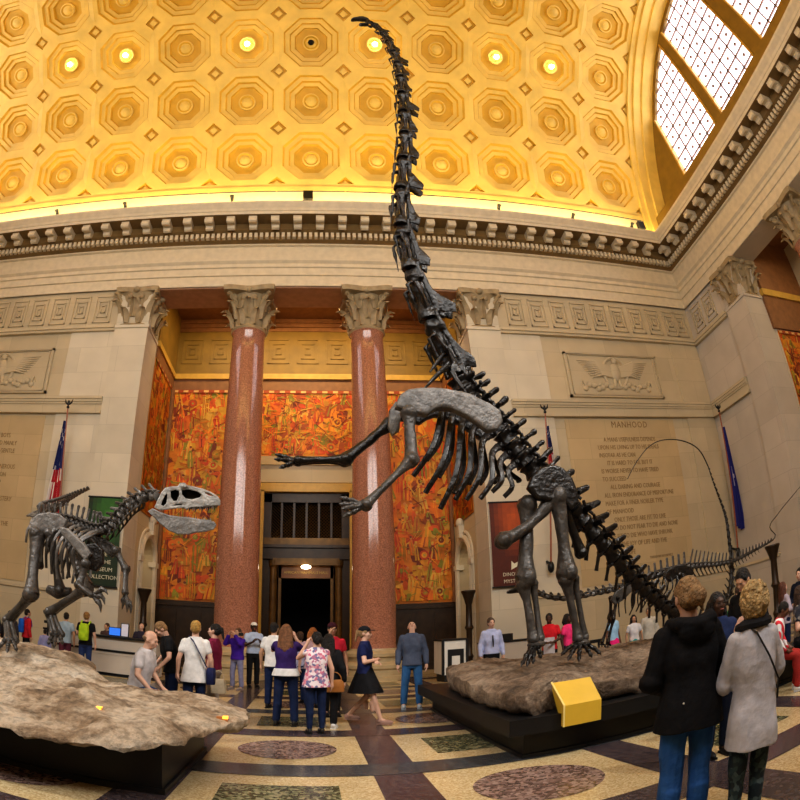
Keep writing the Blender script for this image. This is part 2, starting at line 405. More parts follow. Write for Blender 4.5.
# entablature: architrave, frieze, cornice as rectangular rings round the hall
PROF = [(0, 14.12), (0, 14.58), (.06, 14.60), (.06, 14.92), (.12, 14.95), (.12, 15.10), (.22, 15.20), (.22, 15.25), (.02, 15.27), (.02, 16.02),
        (.12, 16.05), (.12, 16.12), (.30, 16.18), (.30, 16.44), (.42, 16.50), (.50, 16.56)]
PROF2 = [(.50, 16.56), (.50, 16.86), (1.12, 16.86), (1.15, 16.98), (1.18, 17.00), (1.22, 17.10), (1.34, 17.28), (1.36, 17.36), (1.30, 17.40), (.15, 17.46)]
def ring(p, z): return [(XL + p, YF + p, z), (XR - p, YF + p, z), (XR - p, D - p, z), (XL + p, D - p, z)]
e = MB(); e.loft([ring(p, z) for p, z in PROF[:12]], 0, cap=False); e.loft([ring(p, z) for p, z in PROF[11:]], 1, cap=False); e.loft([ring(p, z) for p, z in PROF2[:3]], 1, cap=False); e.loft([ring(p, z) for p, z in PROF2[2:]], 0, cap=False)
def dent(cx, sx, p0, p1, z0, z1, mi=0):
    for k in range(int((XR - XL - 2*p0)/sx)):
        x = XL + p0 + sx*(k + .5); e.box(x - cx, x + cx, D - p1, D - p0, z0, z1, mi)
    for k in range(int((D - YF - 2*p0)/sx)):
        y = D - p0 - sx*(k + .5); e.box(XR - p1, XR - p0, y - cx, y + cx, z0, z1, mi); e.box(XL + p0, XL + p1, y - cx, y + cx, z0, z1, mi)
dent(.062, .216, .28, .46, 16.20, 16.43)
dent(.165, .88, .45, 1.02, 16.64, 16.86)
for k in range(int((XR - XL - 1)/.88)):      # scroll ends of the brackets
    x = XL + .45 + .88*(k + .5); e.tube([(x - .16, D - .98, 16.66), (x + .16, D - .98, 16.66)], .10, 8); e.tube([(x - .15, D - .62, 16.58), (x + .15, D - .62, 16.58)], .12, 8)
for k in range(int((D - YF - 1)/.88)):
    y = D - .45 - .88*(k + .5)
    for xx, s in ((XR, -1), (XL, 1)): e.tube([(xx + s*.98, y - .16, 16.66), (xx + s*.98, y + .16, 16.66)], .10, 8); e.tube([(xx + s*.62, y - .15, 16.58), (xx + s*.62, y + .15, 16.58)], .12, 8)
struct(e.build('trim_2', [M['cornice'], M['cornice_dark']], None, smooth=False, origin=(0, D, 0)), 'projecting stone cornice with brackets and small square dentils round the hall')

# coffered barrel vault
VY, VZ, VR = 7.8, 17.57, 10.0; S = 2.944; A0 = .3266 - .5*S/VR
V = MB()
def vp(u, v, d): a = A0 + v/VR; return (u, VY + (VR + d)*math.cos(a), VZ + (VR + d)*math.sin(a))
def oct8(a): b = a*.41421; return [(a, -b), (a, b), (b, a), (-b, a), (-a, b), (-a, -b), (-b, -a), (b, -a)]
NR = 9; KX = 5
for i in range(NR):
    for k in range(-KX, KX + 1):
        cu, cv = k*S, (i + .5)*S; h = S/2; g = .15*S
        o = [(h, -(h - g)), (h, h - g), (h - g, h), (-(h - g), h), (-h, h - g), (-h, -(h - g)), (-(h - g), -h), (h - g, -h)]
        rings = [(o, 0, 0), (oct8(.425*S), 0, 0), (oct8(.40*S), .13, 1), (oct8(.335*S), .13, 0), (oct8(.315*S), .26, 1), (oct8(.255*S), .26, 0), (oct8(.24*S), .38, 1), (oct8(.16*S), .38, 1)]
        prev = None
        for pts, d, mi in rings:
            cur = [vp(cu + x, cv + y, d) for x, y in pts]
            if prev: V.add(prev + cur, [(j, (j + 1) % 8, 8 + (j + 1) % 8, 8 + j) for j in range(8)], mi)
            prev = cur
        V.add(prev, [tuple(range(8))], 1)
        n = 20                                   # the rosette
        pr = None
        for rr, d, mi in ((.135, .385, 0), (.135, .27, 0), (.115, .25, 0), (.10, .28, 1), (.088, .31, 1), (.05, .24, 0), (.0, .20, 0)):
            cur = [vp(cu + rr*S*math.cos(2*math.pi*j/n)*(1 + (.05*math.cos(8*2*math.pi*j/n) if rr < .1 else 0)), cv + rr*S*math.sin(2*math.pi*j/n), d) for j in range(n)]
            if pr: V.add(pr + cur, [(j, (j + 1) % n, n + (j + 1) % n, n + j) for j in range(n)], mi)
            pr = cur
for i in range(NR + 1):                              # small square lozenges between the octagons
    for k in range(-KX, KX + 2):
        cu, cv = (k - .5)*S, i*S; g = .15*S; pr = None
        for q, d, mi in ((g, 0, 0), (g*.86, .0, 0), (g*.80, .14, 1), (g*.5, .14, 1), (g*.42, .05, 0)):
            cur = [vp(cu + x*q, cv + y*q, d) for x, y in ((1, 0), (0, 1), (-1, 0), (0, -1))]
            if pr: V.add(pr + cur, [(j, (j + 1) % 4, 4 + (j + 1) % 4, 4 + j) for j in range(4)], mi)
            pr = cur
        V.add(pr, [(0, 1, 2, 3)], 0)
def arc_strip(mb, x0, x1, r0, r1, a0, a1, n, mi):
    vs = []; fs = []
    for j in range(n + 1):
        a = lerp(a0, a1, j/n)
        vs.append((x0, VY + r0*math.cos(a), VZ + r0*math.sin(a))); vs.append((x1, VY + r1*math.cos(a), VZ + r1*math.sin(a)))
    for j in range(n): fs.append((2*j, 2*j + 1, 2*j + 3, 2*j + 2))
    mb.add(vs, fs, mi)
XV = (KX + .5)*S; AE = A0 + NR*S/VR
arc_strip(V, -XV, XV, VR, VR, -.02, A0 - .045, 4, 2); arc_strip(V, -XV, XV, VR - .06, VR - .06, A0 - .045, A0 - .02, 2, 0); arc_strip(V, -XV, XV, VR, VR, A0 - .02, A0, 2, 0)
arc_strip(V, -XV, XV, VR, VR, AE, math.pi + .02, 6, 2)
for sgn in (1, -1):                                  # arch ribs at the two ends
    q = [(XV, VR), (XV + .02, VR - .14), (XV + .30, VR - .14), (XV + .32, VR - .26), (XV + .80, VR - .26), (XV + .82, VR - .36), (17.95, VR - .40)]
    for (xa, ra), (xb, rb) in zip(q, q[1:]): arc_strip(V, sgn*xa - (.1 if sgn < 0 else 0), sgn*xb - (.1 if sgn < 0 else 0), ra, rb, -.02, math.pi + .02, 72, 0)
struct(V.build('ceiling', [M['gilt'], M['gilt_deep'], M['cove']], None, smooth=False, origin=(0, VY, VZ)), 'gilded barrel vault of octagonal coffers with round rosettes')

# lunette windows at both ends
def lunette(X, sgn, name, n):
    root_label = 'arched window of small leaded panes above the cornice'
    SILL = 19.3; RG = 9.35
    out = [(VY + 10.2*math.cos(a), VZ + 10.2*math.sin(a)) for a in [math.pi*j/60 for j in range(61)]]
    holes = []; bays = [(14.75, 11.2), (10.5, 6.95), (6.0, 2.3), (1.6, .85)]
    bays = [(14.75, 11.2), (10.5, 6.95), (5.95, 2.4), (1.6, .9)]
    polys = []
    for y1, y0 in bays:
        top = []
        for j in range(13):
            y = lerp(y0, y1, j/12); zz = VZ + math.sqrt(max(0, RG**2 - (y - VY)**2)); top.append((y, max(zz, SILL + .1)))
        polys.append([(y1, SILL), (y0, SILL)] + top)
    vs, fs = plate(out, [p for p in polys], .25)
    mb = MB(); mb.add([(X + sgn*v.z, v.x, v.y) for v in vs], fs, 0)
    mb.box(min(X, X - sgn*.9), max(X, X - sgn*.9), YF + .6, D - .2, 17.0, SILL - .25, 0)
    for y1, y0 in bays:
        for yy in (y0, y1): mb.box(X - .22, X + .22, yy - .05, yy + .05, SILL, max(SILL + .2, VZ + math.sqrt(max(0, RG**2 - (yy - VY)**2))), 1)
    fr = struct(mb.build(name, [M['olive'], M['goldtrim']], None, smooth=False, origin=(X, VY, 17)), root_label)
    g = MB(); b = MB()
    for p, (y1, y0) in zip(polys, bays):
        pl = [(X + sgn*.05, q[0], q[1]) for q in p]; g.add(pl, [tuple(range(len(pl)))])
        w_ = .80
        nx = max(1, round((y1 - y0)/w_))
        for k in range(1, nx):
            yy = y0 + (y1 - y0)*k/nx; zt = VZ + math.sqrt(RG**2 - (yy - VY)**2); b.box(X - .05, X + .03, yy - .04, yy + .04, SILL, zt)
        z = SILL
        while z < VZ + RG:
            hw = math.sqrt(max(0, RG**2 - (z - VZ)**2)); a_, b_ = max(y0, VY - hw), min(y1, VY + hw)
            if b_ > a_: b.box(X - .05, X + .03, a_, b_, z - .04, z + .04)
            for k in range(nx):
                yy = y0 + (y1 - y0)*(k + .5)/nx; zz = z + w_/2
                if (yy - VY)**2 + (zz - VZ)**2 < (RG - .3)**2: b.obox((X, yy, zz), (.09, .145, .145), Matrix.Rotation(R(45), 3, 'X'), 1)
            z += w_
    g.build('pane', M['glass'], fr, smooth=False); b.build('glazing_bars', [M['lead'], M['lead']], fr, smooth=False)
lunette(17.8, 1, 'window_1', 1); lunette(-17.9, -1, 'window_2', 1)

# right wall, with its own portico opening, and the two unseen walls
w = MB(); RY = 13.96; RY0 = 1.6
w.box(XR + .12, 18.4, 15.3, D + 1.3, 0, 16.4, 0); w.box(XR + .12, 18.4, YF, RY0 - 1.35, 0, 16.4, 0); w.box(XR + .05, 18.5, RY0 - 1.35, 15.3, 14.12, 16.4, 0)
w.box(XR, XR + .3, 15.3, D + .2, 0, 2.4, 0)
struct(w.build('wall_right', [M['stone_grey'], M['stone_light'], M['brown'], M['goldtrim']], None, smooth=False, origin=(XR, 8, 0)), 'pale grey limestone right wall lit by the window')
w = MB()
w.box(18.45, 22.0, RY, 15.3, 0, 15.4, 1); w.box(18.4, 22.0, RY0 - 1.35, RY0, 0, 15.4, 1); w.box(21.7, 22.0, RY0, RY, 0, 15.4, 1); w.box(18.4, 21.9, RY0, RY, 15.4, 15.7, 2)
w.box(18.3, 22.0, RY - .12, RY + .2, 10.95, 12.45, 2); w.box(18.3, 22.0, RY - .2, RY + .2, 12.45, 12.75, 3); w.box(18.44, 22.0, RY - .10, RY + .2, 12.75, 15.4, 2)
struct(w.build('wall_side_portico', [M['stone_grey'], M['stone_light'], M['brown'], M['goldtrim']], None, smooth=False, origin=(20, 8, 0)), 'inside walls and brown ceiling of the side portico at the right')
w = MB(); w.box(XL - .6, XL, YF, D + .2, 0, 16.4); struct(w.build('wall_left', M['stone'], None, smooth=False, origin=(XL, 8, 0)))
w = MB(); w.box(XL - .6, XR + 1.4, YF - .6, YF, 0, 16.4); struct(w.build('wall_front', M['stone'], None, smooth=False, origin=(0, YF, 0)))

# inside of the back portico: arched side doorways, ceiling, gilded band
def sidewall(x, sgn, name):
    """wall in the plane x between Y=19.4 and the back, pierced by an arched doorway; sgn points out of the portico"""
    cy, hw, zs = 21.15, 1.0, 4.05
    hole = [(cy - hw, .02), (cy - hw, zs)] + [(cy - hw*math.cos(a), zs + hw*math.sin(a)) for a in [math.pi*j/16 for j in range(1, 16)]] + [(cy + hw, zs), (cy + hw, .02)]
    vs, fs = plate([(19.46, -.01), (NB + .2, -.01), (NB + .2, 15.4), (19.46, 15.4)], [hole], .9)
    plain = ([(x + sgn*(.45 + v.z*1.0), v.x, v.y) for v in vs], fs, 0); mb = MB()
    arch = [(cy - hw - .02, .0), (cy - hw - .02, zs)] + [(cy - (hw + .02)*math.cos(a), zs + (hw + .02)*math.sin(a)) for a in [math.pi*j/16 for j in range(1, 16)]] + [(cy + hw + .02, zs), (cy + hw + .02, .0)]
    mb.tube([(x - sgn*.03, p[0], p[1]) for p in arch], [(.10, .14)]*len(arch), 6, 1, up=(1, 0, 0))
    mb.tube([(x - sgn*.01, cy + (p[0] - cy)*1.2, p[1] + (.22 if p[1] > zs else 0)) for p in arch], [(.05, .07)]*len(arch), 6, 1, up=(1, 0, 0))
    mb.obox((x - sgn*.06, cy, zs + hw + .28), (.3, .3, .5), None, 1); mb.ell((x - sgn*.12, cy, zs + hw + .62), (.16, .2, .2), mi=1)
    for yy in (cy - hw - .05, cy + hw + .05): mb.box(min(x - sgn*.12, x + sgn*.2), max(x - sgn*.12, x + sgn*.2), yy - .22, yy + .22, zs - .12, zs + .08, 1)
    tr = mb; mb = MB(); mb.add(*plain); mb.box(min(x + sgn*.9, x + sgn*1.0), max(x + sgn*.9, x + sgn*1.0), cy - 1.3, cy + 1.3, 0, 5.6, 1)
    struct(tr.build('trim_4' if sgn < 0 else 'trim_5', [M['stone'], M['stone_light']], None, smooth=False, origin=(x, cy, 0)), 'carved stone surround of the side arch')
    return struct(mb.build(name, [M['stone'], M['stone_light']], None, smooth=False, origin=(x, cy, 0)), 'portico side wall with a stone arched doorway')
sidewall(OX0, -1, 'wall_portico_left'); sidewall(OX1, 1, 'wall_portico_right')
w = MB(); dw = 1.85
w.box(OX0 - .8, XC - dw, NB, NB + .4, 0, 15.4, 0); w.box(XC + dw, OX1 + .8, NB, NB + .4, 0, 15.4, 0); w.box(XC - dw, XC + dw, NB, NB + .4, 7.6, 15.4, 0)
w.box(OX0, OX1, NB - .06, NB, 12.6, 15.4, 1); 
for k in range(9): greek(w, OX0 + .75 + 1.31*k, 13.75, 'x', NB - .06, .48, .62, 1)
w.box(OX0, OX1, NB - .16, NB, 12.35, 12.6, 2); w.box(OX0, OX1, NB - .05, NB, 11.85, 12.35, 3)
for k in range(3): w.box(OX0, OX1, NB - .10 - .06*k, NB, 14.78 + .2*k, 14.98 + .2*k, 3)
struct(w.build('wall_portico_back', [M['stone'], M['olive'], M['goldtrim'], M['brown'], M['stone_gold']], None, smooth=False, origin=(0, NB, 0)), 'back of the portico with a gilded band above the murals')
w = MB()
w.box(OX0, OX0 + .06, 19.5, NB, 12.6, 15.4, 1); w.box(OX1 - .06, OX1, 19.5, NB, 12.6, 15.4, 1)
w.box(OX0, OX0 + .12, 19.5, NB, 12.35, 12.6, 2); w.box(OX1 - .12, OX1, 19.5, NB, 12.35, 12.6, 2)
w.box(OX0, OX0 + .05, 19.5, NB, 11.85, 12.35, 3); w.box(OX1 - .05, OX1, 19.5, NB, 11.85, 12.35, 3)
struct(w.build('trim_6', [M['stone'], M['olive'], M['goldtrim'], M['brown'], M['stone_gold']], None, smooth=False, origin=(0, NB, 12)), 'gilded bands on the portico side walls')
w = MB()
w.box(XC - dw - .35, XC + dw + .35, NB - .18, NB, 8.45, 8.82, 4); w.box(XC - dw - .3, XC + dw + .3, NB - .10, NB, 7.72, 8.45, 0)
w.box(XC - dw - .3, XC + dw + .3, NB - .22, NB, 7.30, 7.66, 2)
for s in (-1, 1): w.box(XC + s*(dw - .02) - .11, XC + s*(dw - .02) + .11, NB - .22, NB + .4, 0, 7.35, 2)
struct(w.build('trim_7', [M['stone'], M['olive'], M['goldtrim'], M['brown'], M['stone_gold']], None, smooth=False, origin=(0, NB, 0)), 'stone lintel and gold frame round the bronze doorway')
w = MB(); w.box(OX0 - .2, OX1 + .2, 19.4, NB + .2, 15.4, 15.7, 0)
for x in (-2.3, 2.13): w.box(x - .7, x + .7, 19.4, NB, 14.9, 15.5, 0)
w.box(OX0, OX1, D + .06, 19.45, 14.06, 14.13, 1)
struct(w.build('ceiling_portico', [M['brown'], M['soffit']], None, smooth=False, origin=(0, 21, 15)), 'brown beamed portico ceiling')
for nm, x0, x1 in (('baseboard_left', OX0, XC - dw - .1), ('baseboard_right', XC + dw + .1, OX1)):
    w = MB(); w.box(x0, x1, NB - .08, NB, 0, 2.68, 0); w.box(x0, x1, NB - .14, NB, 2.5, 2.7, 0); w.box(x0, x1, NB - .14, NB, 0, .3, 0)
    for k in range(4):
        a = lerp(x0, x1, k/4) + .12; b = lerp(x0, x1, (k + 1)/4) - .12; w.box(a, b, NB - .12, NB, .45, 2.3, 0)
    struct(w.build(nm, M['bronze'], None, smooth=False), 'tall dark panelled wainscot under the mural')

# the bronze doorway
DY = NB + .25
d = MB()
for s in (-1, 1):
    d.box(XC + s*1.58 - .17, XC + s*1.58 + .17, DY - .25, DY + .1, 0, 7.25, 0); d.lathe([(.20, 0), (.20, .25), (.15, .3), (.14, 4.2), (.19, 4.3), (.2, 4.5)], (XC + s*1.28, DY - .28, 0), 14, 1)
    d.box(XC + s*1.03 - .06, XC + s*1.03 + .06, DY - .2, DY + .1, 0, 4.35, 1)
d.box(XC - 1.75, XC + 1.75, DY - .25, DY + .1, 6.9, 7.3, 0); d.box(XC - 1.75, XC + 1.75, DY - .4, DY + .1, 4.55, 5.0, 0); d.box(XC - 1.7, XC + 1.7, DY - .5, DY + .1, 5.0, 5.12, 0); d.box(XC - 1.7, XC + 1.7, DY - .32, DY + .1, 5.12, 5.42, 1)
d.box(XC - 1.3, XC + 1.3, DY - .46, DY - .1, 4.30, 4.58, 1); d.box(XC - 1.1, XC + 1.1, DY - .2, DY + .1, 3.80, 4.3, 2)
for k in range(7): d.box(XC - 1.5 + .5*k - .045, XC - 1.5 + .5*k + .045, DY - .2, DY + .02, 5.42, 6.9, 0)
dd = struct(d.build('door_1', [M['bronze'], M['bronze_gold'], M['brown']], None, smooth=False, origin=(XC, DY, 0)), 'dark bronze doorway with a lattice transom between the two red columns')
g = MB()
for k in range(34):
    for s in (-1, 1):
        x = XC - 1.5 + k*.13; a = Vector((x, DY, 5.42)); b = a + Vector((s*1.48, 0, 1.48))
        for q in (a, b):
            pass
        lo, hi = XC - 1.5, XC + 1.5
        def clipx(a, b):
            t0, t1 = 0., 1.
            dx = b.x - a.x
            for lim, sg in ((lo, 1), (hi, -1)):
                f0 = (lim - a.x)/dx
                if (dx > 0) == (sg > 0): t0 = max(t0, f0)
                else: t1 = min(t1, f0)
            return (a.lerp(b, t0), a.lerp(b, t1)) if t0 < t1 else None
        xs = a.x if s > 0 else a.x
        r_ = clipx(a - Vector((s*.0, 0, 0)), b)
        if r_: g.tube([r_[0], r_[1]], .014, 4)
g.build('lattice', M['bronze_gold'], dd, smooth=False)
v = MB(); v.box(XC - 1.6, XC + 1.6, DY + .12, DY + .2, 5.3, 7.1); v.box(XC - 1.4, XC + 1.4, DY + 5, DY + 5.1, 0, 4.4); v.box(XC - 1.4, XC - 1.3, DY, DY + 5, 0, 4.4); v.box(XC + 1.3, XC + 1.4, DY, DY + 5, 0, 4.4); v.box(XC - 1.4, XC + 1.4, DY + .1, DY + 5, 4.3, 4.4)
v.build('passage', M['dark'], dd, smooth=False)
M['letter_gold'] = mat('gold_letters', (.55, .35, .08), .4, metal=.3)
text('lettering', 'AFRICAN MAMMALS HALL', .15, (XC, DY - .215, 3.98), X1, Z1, M['letter_gold'], dd, 'CENTER')
text('lettering', 'AFRICAN MAMMALS', .17, (XC - .1, DY + 4.98, 3.65), X1, Z1, mat('dim_letters', (.10, .085, .06), .7), dd, 'CENTER')
lt = MB(); lt.ell((XC, DY - .55, 4.22), (.20, .10, .09)); o = lt.build('lamp_glass', mat('door_lamp_glass', (1., .85, .6), .4, emit=5., var=0)); 
o.name = 'door_lamp'; tag(o, 'glowing oval lamp over the dark bronze doorway', 'lamp')
# ------------------------------------------------------------------ columns and pilasters
def superell(a, p=4.0):
    c, s = math.cos(a), math.sin(a); k = (abs(c)**p + abs(s)**p)**(-1/p); return c*k, s*k
def capital(mb, cx, cy, z0, z1, rx, ry, square=False, grow=.42, half=None):
    H = z1 - z0
    def pt(a, k, z):
        u, v = superell(a) if square else (math.cos(a), math.sin(a))
        return Vector((cx + u*rx*k, cy + v*ry*k, z0 + H*z))
    N = 32
    mb.loft([[pt(2*math.pi*j/N, k, z) for j in range(N)] for k, z in ((1.06, -.04), (1.12, 0), (1.06, .04), (1.0, .06), (1.0, .55), (1.08, .8), (1.2, .88))])
    ab = []                                             # abacus with hollow sides
    for zz, gr in ((.88, 0), (.92, .03), (1.0, .05)):
        rng = []
        for j in range(48):
            a = 2*math.pi*j/48; u, v = superell(a, 14); d = abs(math.cos(2*a)); k = 1 + grow + gr - .26*d**1.5*(1 if not square else .5)
            rng.append(Vector((cx + u*rx*k*.92, cy + v*ry*k*.92, z0 + H*zz)))
        ab.append(rng)
    mb.loft(ab)
    def leaf(a, zb, h, out, w):
        pts = []
        ca = pt(a, 1, 0) - Vector((cx, cy, z0)); ca.z = 0; ca.normalize(); tn = Vector((-ca.y, ca.x, 0))
        prof = [(0, 0, .8), (.04, .3, 1.), (.08, .62, .95), (.2, .88, .8), (.36, 1.0, .55), (.44, .9, .3)]
        base = pt(a, 1.0, zb)
        rg = []
        for o, z, ww in prof:
            c = base + ca*(o*out) + Vector((0, 0, z*h*H))
            rg.append([c - tn*(w*ww) + ca*.0, c - tn*(w*ww*.45) + ca*.03, c + ca*.12, c + tn*(w*ww*.45) + ca*.03, c + tn*(w*ww), c - ca*.05])
        mb.loft(rg)
    n = 8
    per = 2*math.pi*max(rx, ry)/n
    for j in range(n):
        leaf(2*math.pi*(j + .5)/n, .05, .34, .85, per*.36)
        leaf(2*math.pi*j/n, .22, .42, 1.0, per*.36)
    for j in range(4):                                  # corner volutes
        a = math.pi/4 + j*math.pi/2; u, v = superell(a, 8); c = Vector((cx + u*rx*1.10, cy + v*ry*1.10, z0 + H*.80))
        dr = Vector((math.cos(a), math.sin(a), 0)); tn = Vector((-dr.y, dr.x, 0))
        sp = [c + dr*(.02 + .22*(1 - q/16)*math.cos(q*.75)) + Vector((0, 0, .20*(1 - q/16)*math.sin(q*.75))) for q in range(14)]
        mb.tube(sp, [.075*(1 - q/22) for q in range(14)], 6)
        mb.tube([pt(a, 1.02, .5), pt(a, 1.12, .68), c + dr*.2 + Vector((0, 0, .12))], [.06, .08, .06], 6)
        a2 = j*math.pi/2; c2 = pt(a2, 1.22, .93); mb.ell(c2, (.16, .16, .13), 8, 6)
        for s in (-1, 1):
            a3 = a2 + s*.30; c3 = pt(a3, 1.12, .76); mb.ell(c3, (.12, .12, .14), 8, 6); mb.tube([pt(a3 + s*.1, 1.03, .5), pt(a3 + s*.05, 1.08, .62), c3], [.04, .06, .05], 6)
M['capstone'] = mat('carved_capital_stone', (.36, .28, .165), .6, var=.2)
M['basestone'] = mat('base_stone', (.46, .35, .20), .45, var=.1)
def column(cx, cy, label, n=40):
    t = thing('column', label, 'column', (cx, cy, 0), 'red marble columns with carved capitals')
    b = MB(); b.lathe([(1.08, 0), (1.08, .16), (1.02, .18), (1.02, .34), (1.0, .36), (1.06, .42), (1.06, .52), (.96, .60), (.88, .62), (.86, .70), (.88, .76), (.95, .80), (.95, .90), (.86, .98), (.80, 1.0), (.78, 1.06)], (cx, cy, 0), n); b.build('base', M['basestone'], t)
    s = MB(); prof = [(.755, 1.04), (.735, 1.15)]
    for k in range(13):
        q = k/12; prof.append((.73 - .13*q**1.6, 1.2 + 11.1*q))
    s.lathe(prof + [(.64, 12.36), (.66, 12.42)], (cx, cy, 0), 48); s.build('shaft', M['redmarble'], t)
    c = MB(); capital(c, cx, cy, 12.46, 14.12, .62, .62, grow=.74); c.build('capital', M['capstone'], t)
    return t
column(-2.34, 18.85, 'red marble column left of the bronze doorway')
column(2.14, 18.85, 'red marble column right of the bronze doorway')
column(17.95, 10.15, 'red marble column at the right edge, seen only at its capital')
def pilaster(x0, x1, y0, y1, capx, capy, rx, ry, label, m):
    t = thing('pilaster', label, 'pilaster', ((x0 + x1)/2, (y0 + y1)/2, 0))
    s = MB(); s.box(x0, x1, y0, y1, 0, 12.34); s.box(x0 + .02, x1 - .02, y0 + .02, y1, 12.34, 14.12); s.build('shaft', m, t, smooth=False)
    b = MB(); b.box(x0 - .05, x1 + .05, y0 - .05, y1, 0, .5); b.box(x0 - .03, x1 + .03, y0 - .03, y1, .5, .62); b.build('base', m, t, smooth=False)
    b = MB(); b.box(x0 - .05, x1 + .05, y0 - .05, y1, 12.33, 12.45); b.build('necking', m, t, smooth=False)
    c = MB(); capital(c, capx, capy, 12.46, 14.12, rx, ry, True, grow=.42); c.build('capital', M['capstone'], t)
pilaster(PX0, OX0, D, 19.42, (PX0 + OX0)/2, 18.7, .68, .68, 'pale stone pilaster at the left end of the back portico, by the green banner', M['stone_light'])
pilaster(OX1, PX1, D, 19.42, (OX1 + PX1)/2, 18.7, .66, .68, 'pale stone pilaster at the right end of the back portico, behind the rearing skeleton', M['stone_light'])
pilaster(XR, 18.42, RY, 15.3, 17.72, 14.63, .66, .66, 'grey stone pilaster of the side portico, beside the dark blue flag', M['stone_grey'])

# ------------------------------------------------------------------ murals (plain invented figures in fiery colours)
PAL = [(.72, .17, .008), (.78, .27, .012), (.58, .07, .006), (.82, .36, .02), (.62, .34, .02), (.30, .28, .02), (.40, .085, .008), (.74, .44, .06), (.50, .22, .012), (.24, .04, .006), (.75, .20, .01), (.70, .12, .01)]
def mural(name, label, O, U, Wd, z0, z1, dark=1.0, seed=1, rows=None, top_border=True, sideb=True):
    """flat painted panel: origin O (x, y) at its start, unit direction U, width Wd, normal chosen to face the hall"""
    rnd = random.Random(seed); O = Vector((O[0], O[1], 0)); U = Vector((U[0], U[1], 0)); N = Vector((0, 0, 1)).cross(U)*-1
    if N.dot(Vector((0, 8, 0)) - O) < 0: N = -N
    mb = MB(); cnt = [0]
    def P(u, z, lay): return O + U*u + Vector((0, 0, z)) + N*(.035 + .00006*lay)
    def poly(pts, c):
        cnt[0] += 1; pts = [(min(max(u, .02), Wd - .02), min(max(z, z0 + .02), z1 - .02)) for u, z in pts]
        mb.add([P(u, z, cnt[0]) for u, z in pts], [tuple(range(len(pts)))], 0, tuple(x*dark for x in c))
    b0 = P(0, z0, 0) - N*.03; 
    mb.add([P(0, z0, 0), P(Wd, z0, 0), P(Wd, z1, 0), P(0, z1, 0), P(0, z0, 0) - N*.03, P(Wd, z0, 0) - N*.03, P(Wd, z1, 0) - N*.03, P(0, z1, 0) - N*.03], [(0, 1, 2, 3), (4, 7, 6, 5), (0, 4, 5, 1), (1, 5, 6, 2), (2, 6, 7, 3), (3, 7, 4, 0)], 0, tuple(x*dark for x in (.66, .22, .012)))
    def blob(u, z, a, b, c, n=10, jit=.3, rot=0):
        pts = []
        for j in range(n):
            q = 2*math.pi*j/n; k = 1 + rnd.uniform(-jit, jit); x, y = a*k*math.cos(q), b*k*math.sin(q)
            pts.append((u + x*math.cos(rot) - y*math.sin(rot), z + x*math.sin(rot) + y*math.cos(rot)))
        poly(pts, c)
    H = z1 - z0
    for k in range(int(60*Wd)): blob(rnd.uniform(0, Wd), rnd.uniform(z0, z1), rnd.uniform(.08, .42), rnd.uniform(.08, .36), rnd.choice(PAL), 9, .4, rnd.uniform(0, 3))
    rh = .80
    nrow = max(1, int(H/rh))
    for r in range(nrow, -1, -1):
        zb0 = z0 + .1 + r*H/(nrow + .2)
        u = rnd.uniform(0, .2)
        while u < Wd:
            zb = zb0 + rnd.uniform(-.55, .55)*(r > 0)
            c = rnd.choice(PAL); c2 = rnd.choice(PAL); hgt = rnd.uniform(.5, 1.05); w_ = rnd.uniform(.08, .17); ln = rnd.uniform(-.14, .14)
            kind = rnd.random()
            if kind < .62:                              # a robed standing figure
                poly([(u - w_, zb), (u + w_*.9, zb), (u + w_*.7 + ln, zb + hgt*.6), (u + w_*.35 + ln, zb + hgt*.8), (u - w_*.35 + ln, zb + hgt*.8), (u - w_*.8 + ln, zb + hgt*.6)], c)
                poly([(u - w_*.3, zb), (u + w_*.1, zb), (u + w_*.2 + ln, zb + hgt*.7), (u - w_*.1 + ln, zb + hgt*.7)], c2)
                blob(u + ln, zb + hgt*.9, .055, .07, (.72, .30, .07), 8, .1); blob(u + ln, zb + hgt*.96, .06, .05, rnd.choice([(.2, .05, .01), (.7, .45, .05), (.35, .08, .01)]), 7, .2)
                if rnd.random() < .5: poly([(u + w_*.5 + ln, zb + hgt*.7), (u + w_*2.2, zb + hgt*rnd.uniform(.5, 1)), (u + w_*2.2, zb + hgt*.55), (u + w_*.6 + ln, zb + hgt*.58)], c2)
            elif kind < .8:                             # a leaning worker
                blob(u, zb + hgt*.4, w_*1.6, w_*.9, c, 9, .2, rnd.uniform(-.8, .8)); blob(u + w_*1.3, zb + hgt*.6, .06, .07, (.7, .30, .07), 8, .1)
                for s in (-1, 1): poly([(u + s*.1, zb), (u + s*.1 + .1, zb), (u + .1, zb + hgt*.4), (u - .05, zb + hgt*.4)], c2)
            elif kind < .9: blob(u, zb + hgt*.5, .2, .2, c2, 14, .03); blob(u, zb + hgt*.5, .12, .12, c, 12, .05); blob(u, zb + hgt*.5, .05, .05, (.4, .4, .05), 8, .05)
            else:
                for q in range(4): poly([(u - .2 + .09*q, zb), (u - .15 + .09*q, zb), (u - .13 + .08*q, zb + hgt*1.1), (u - .19 + .08*q, zb + hgt*1.1)], c if q % 2 else c2)
            u += rnd.uniform(.14, .32)
    for k in range(int(70*Wd)):
        c = rnd.choice(PAL); u = rnd.uniform(0, Wd); z = rnd.uniform(z0, z1); a = rnd.uniform(0, 3.1); l = rnd.uniform(.12, .6); t_ = rnd.uniform(.015, .05)
        dx, dz = math.cos(a), math.sin(a); poly([(u, z), (u + dx*l, z + dz*l), (u + dx*l - dz*t_, z + dz*l + dx*t_), (u - dz*t_, z + dx*t_)], c)
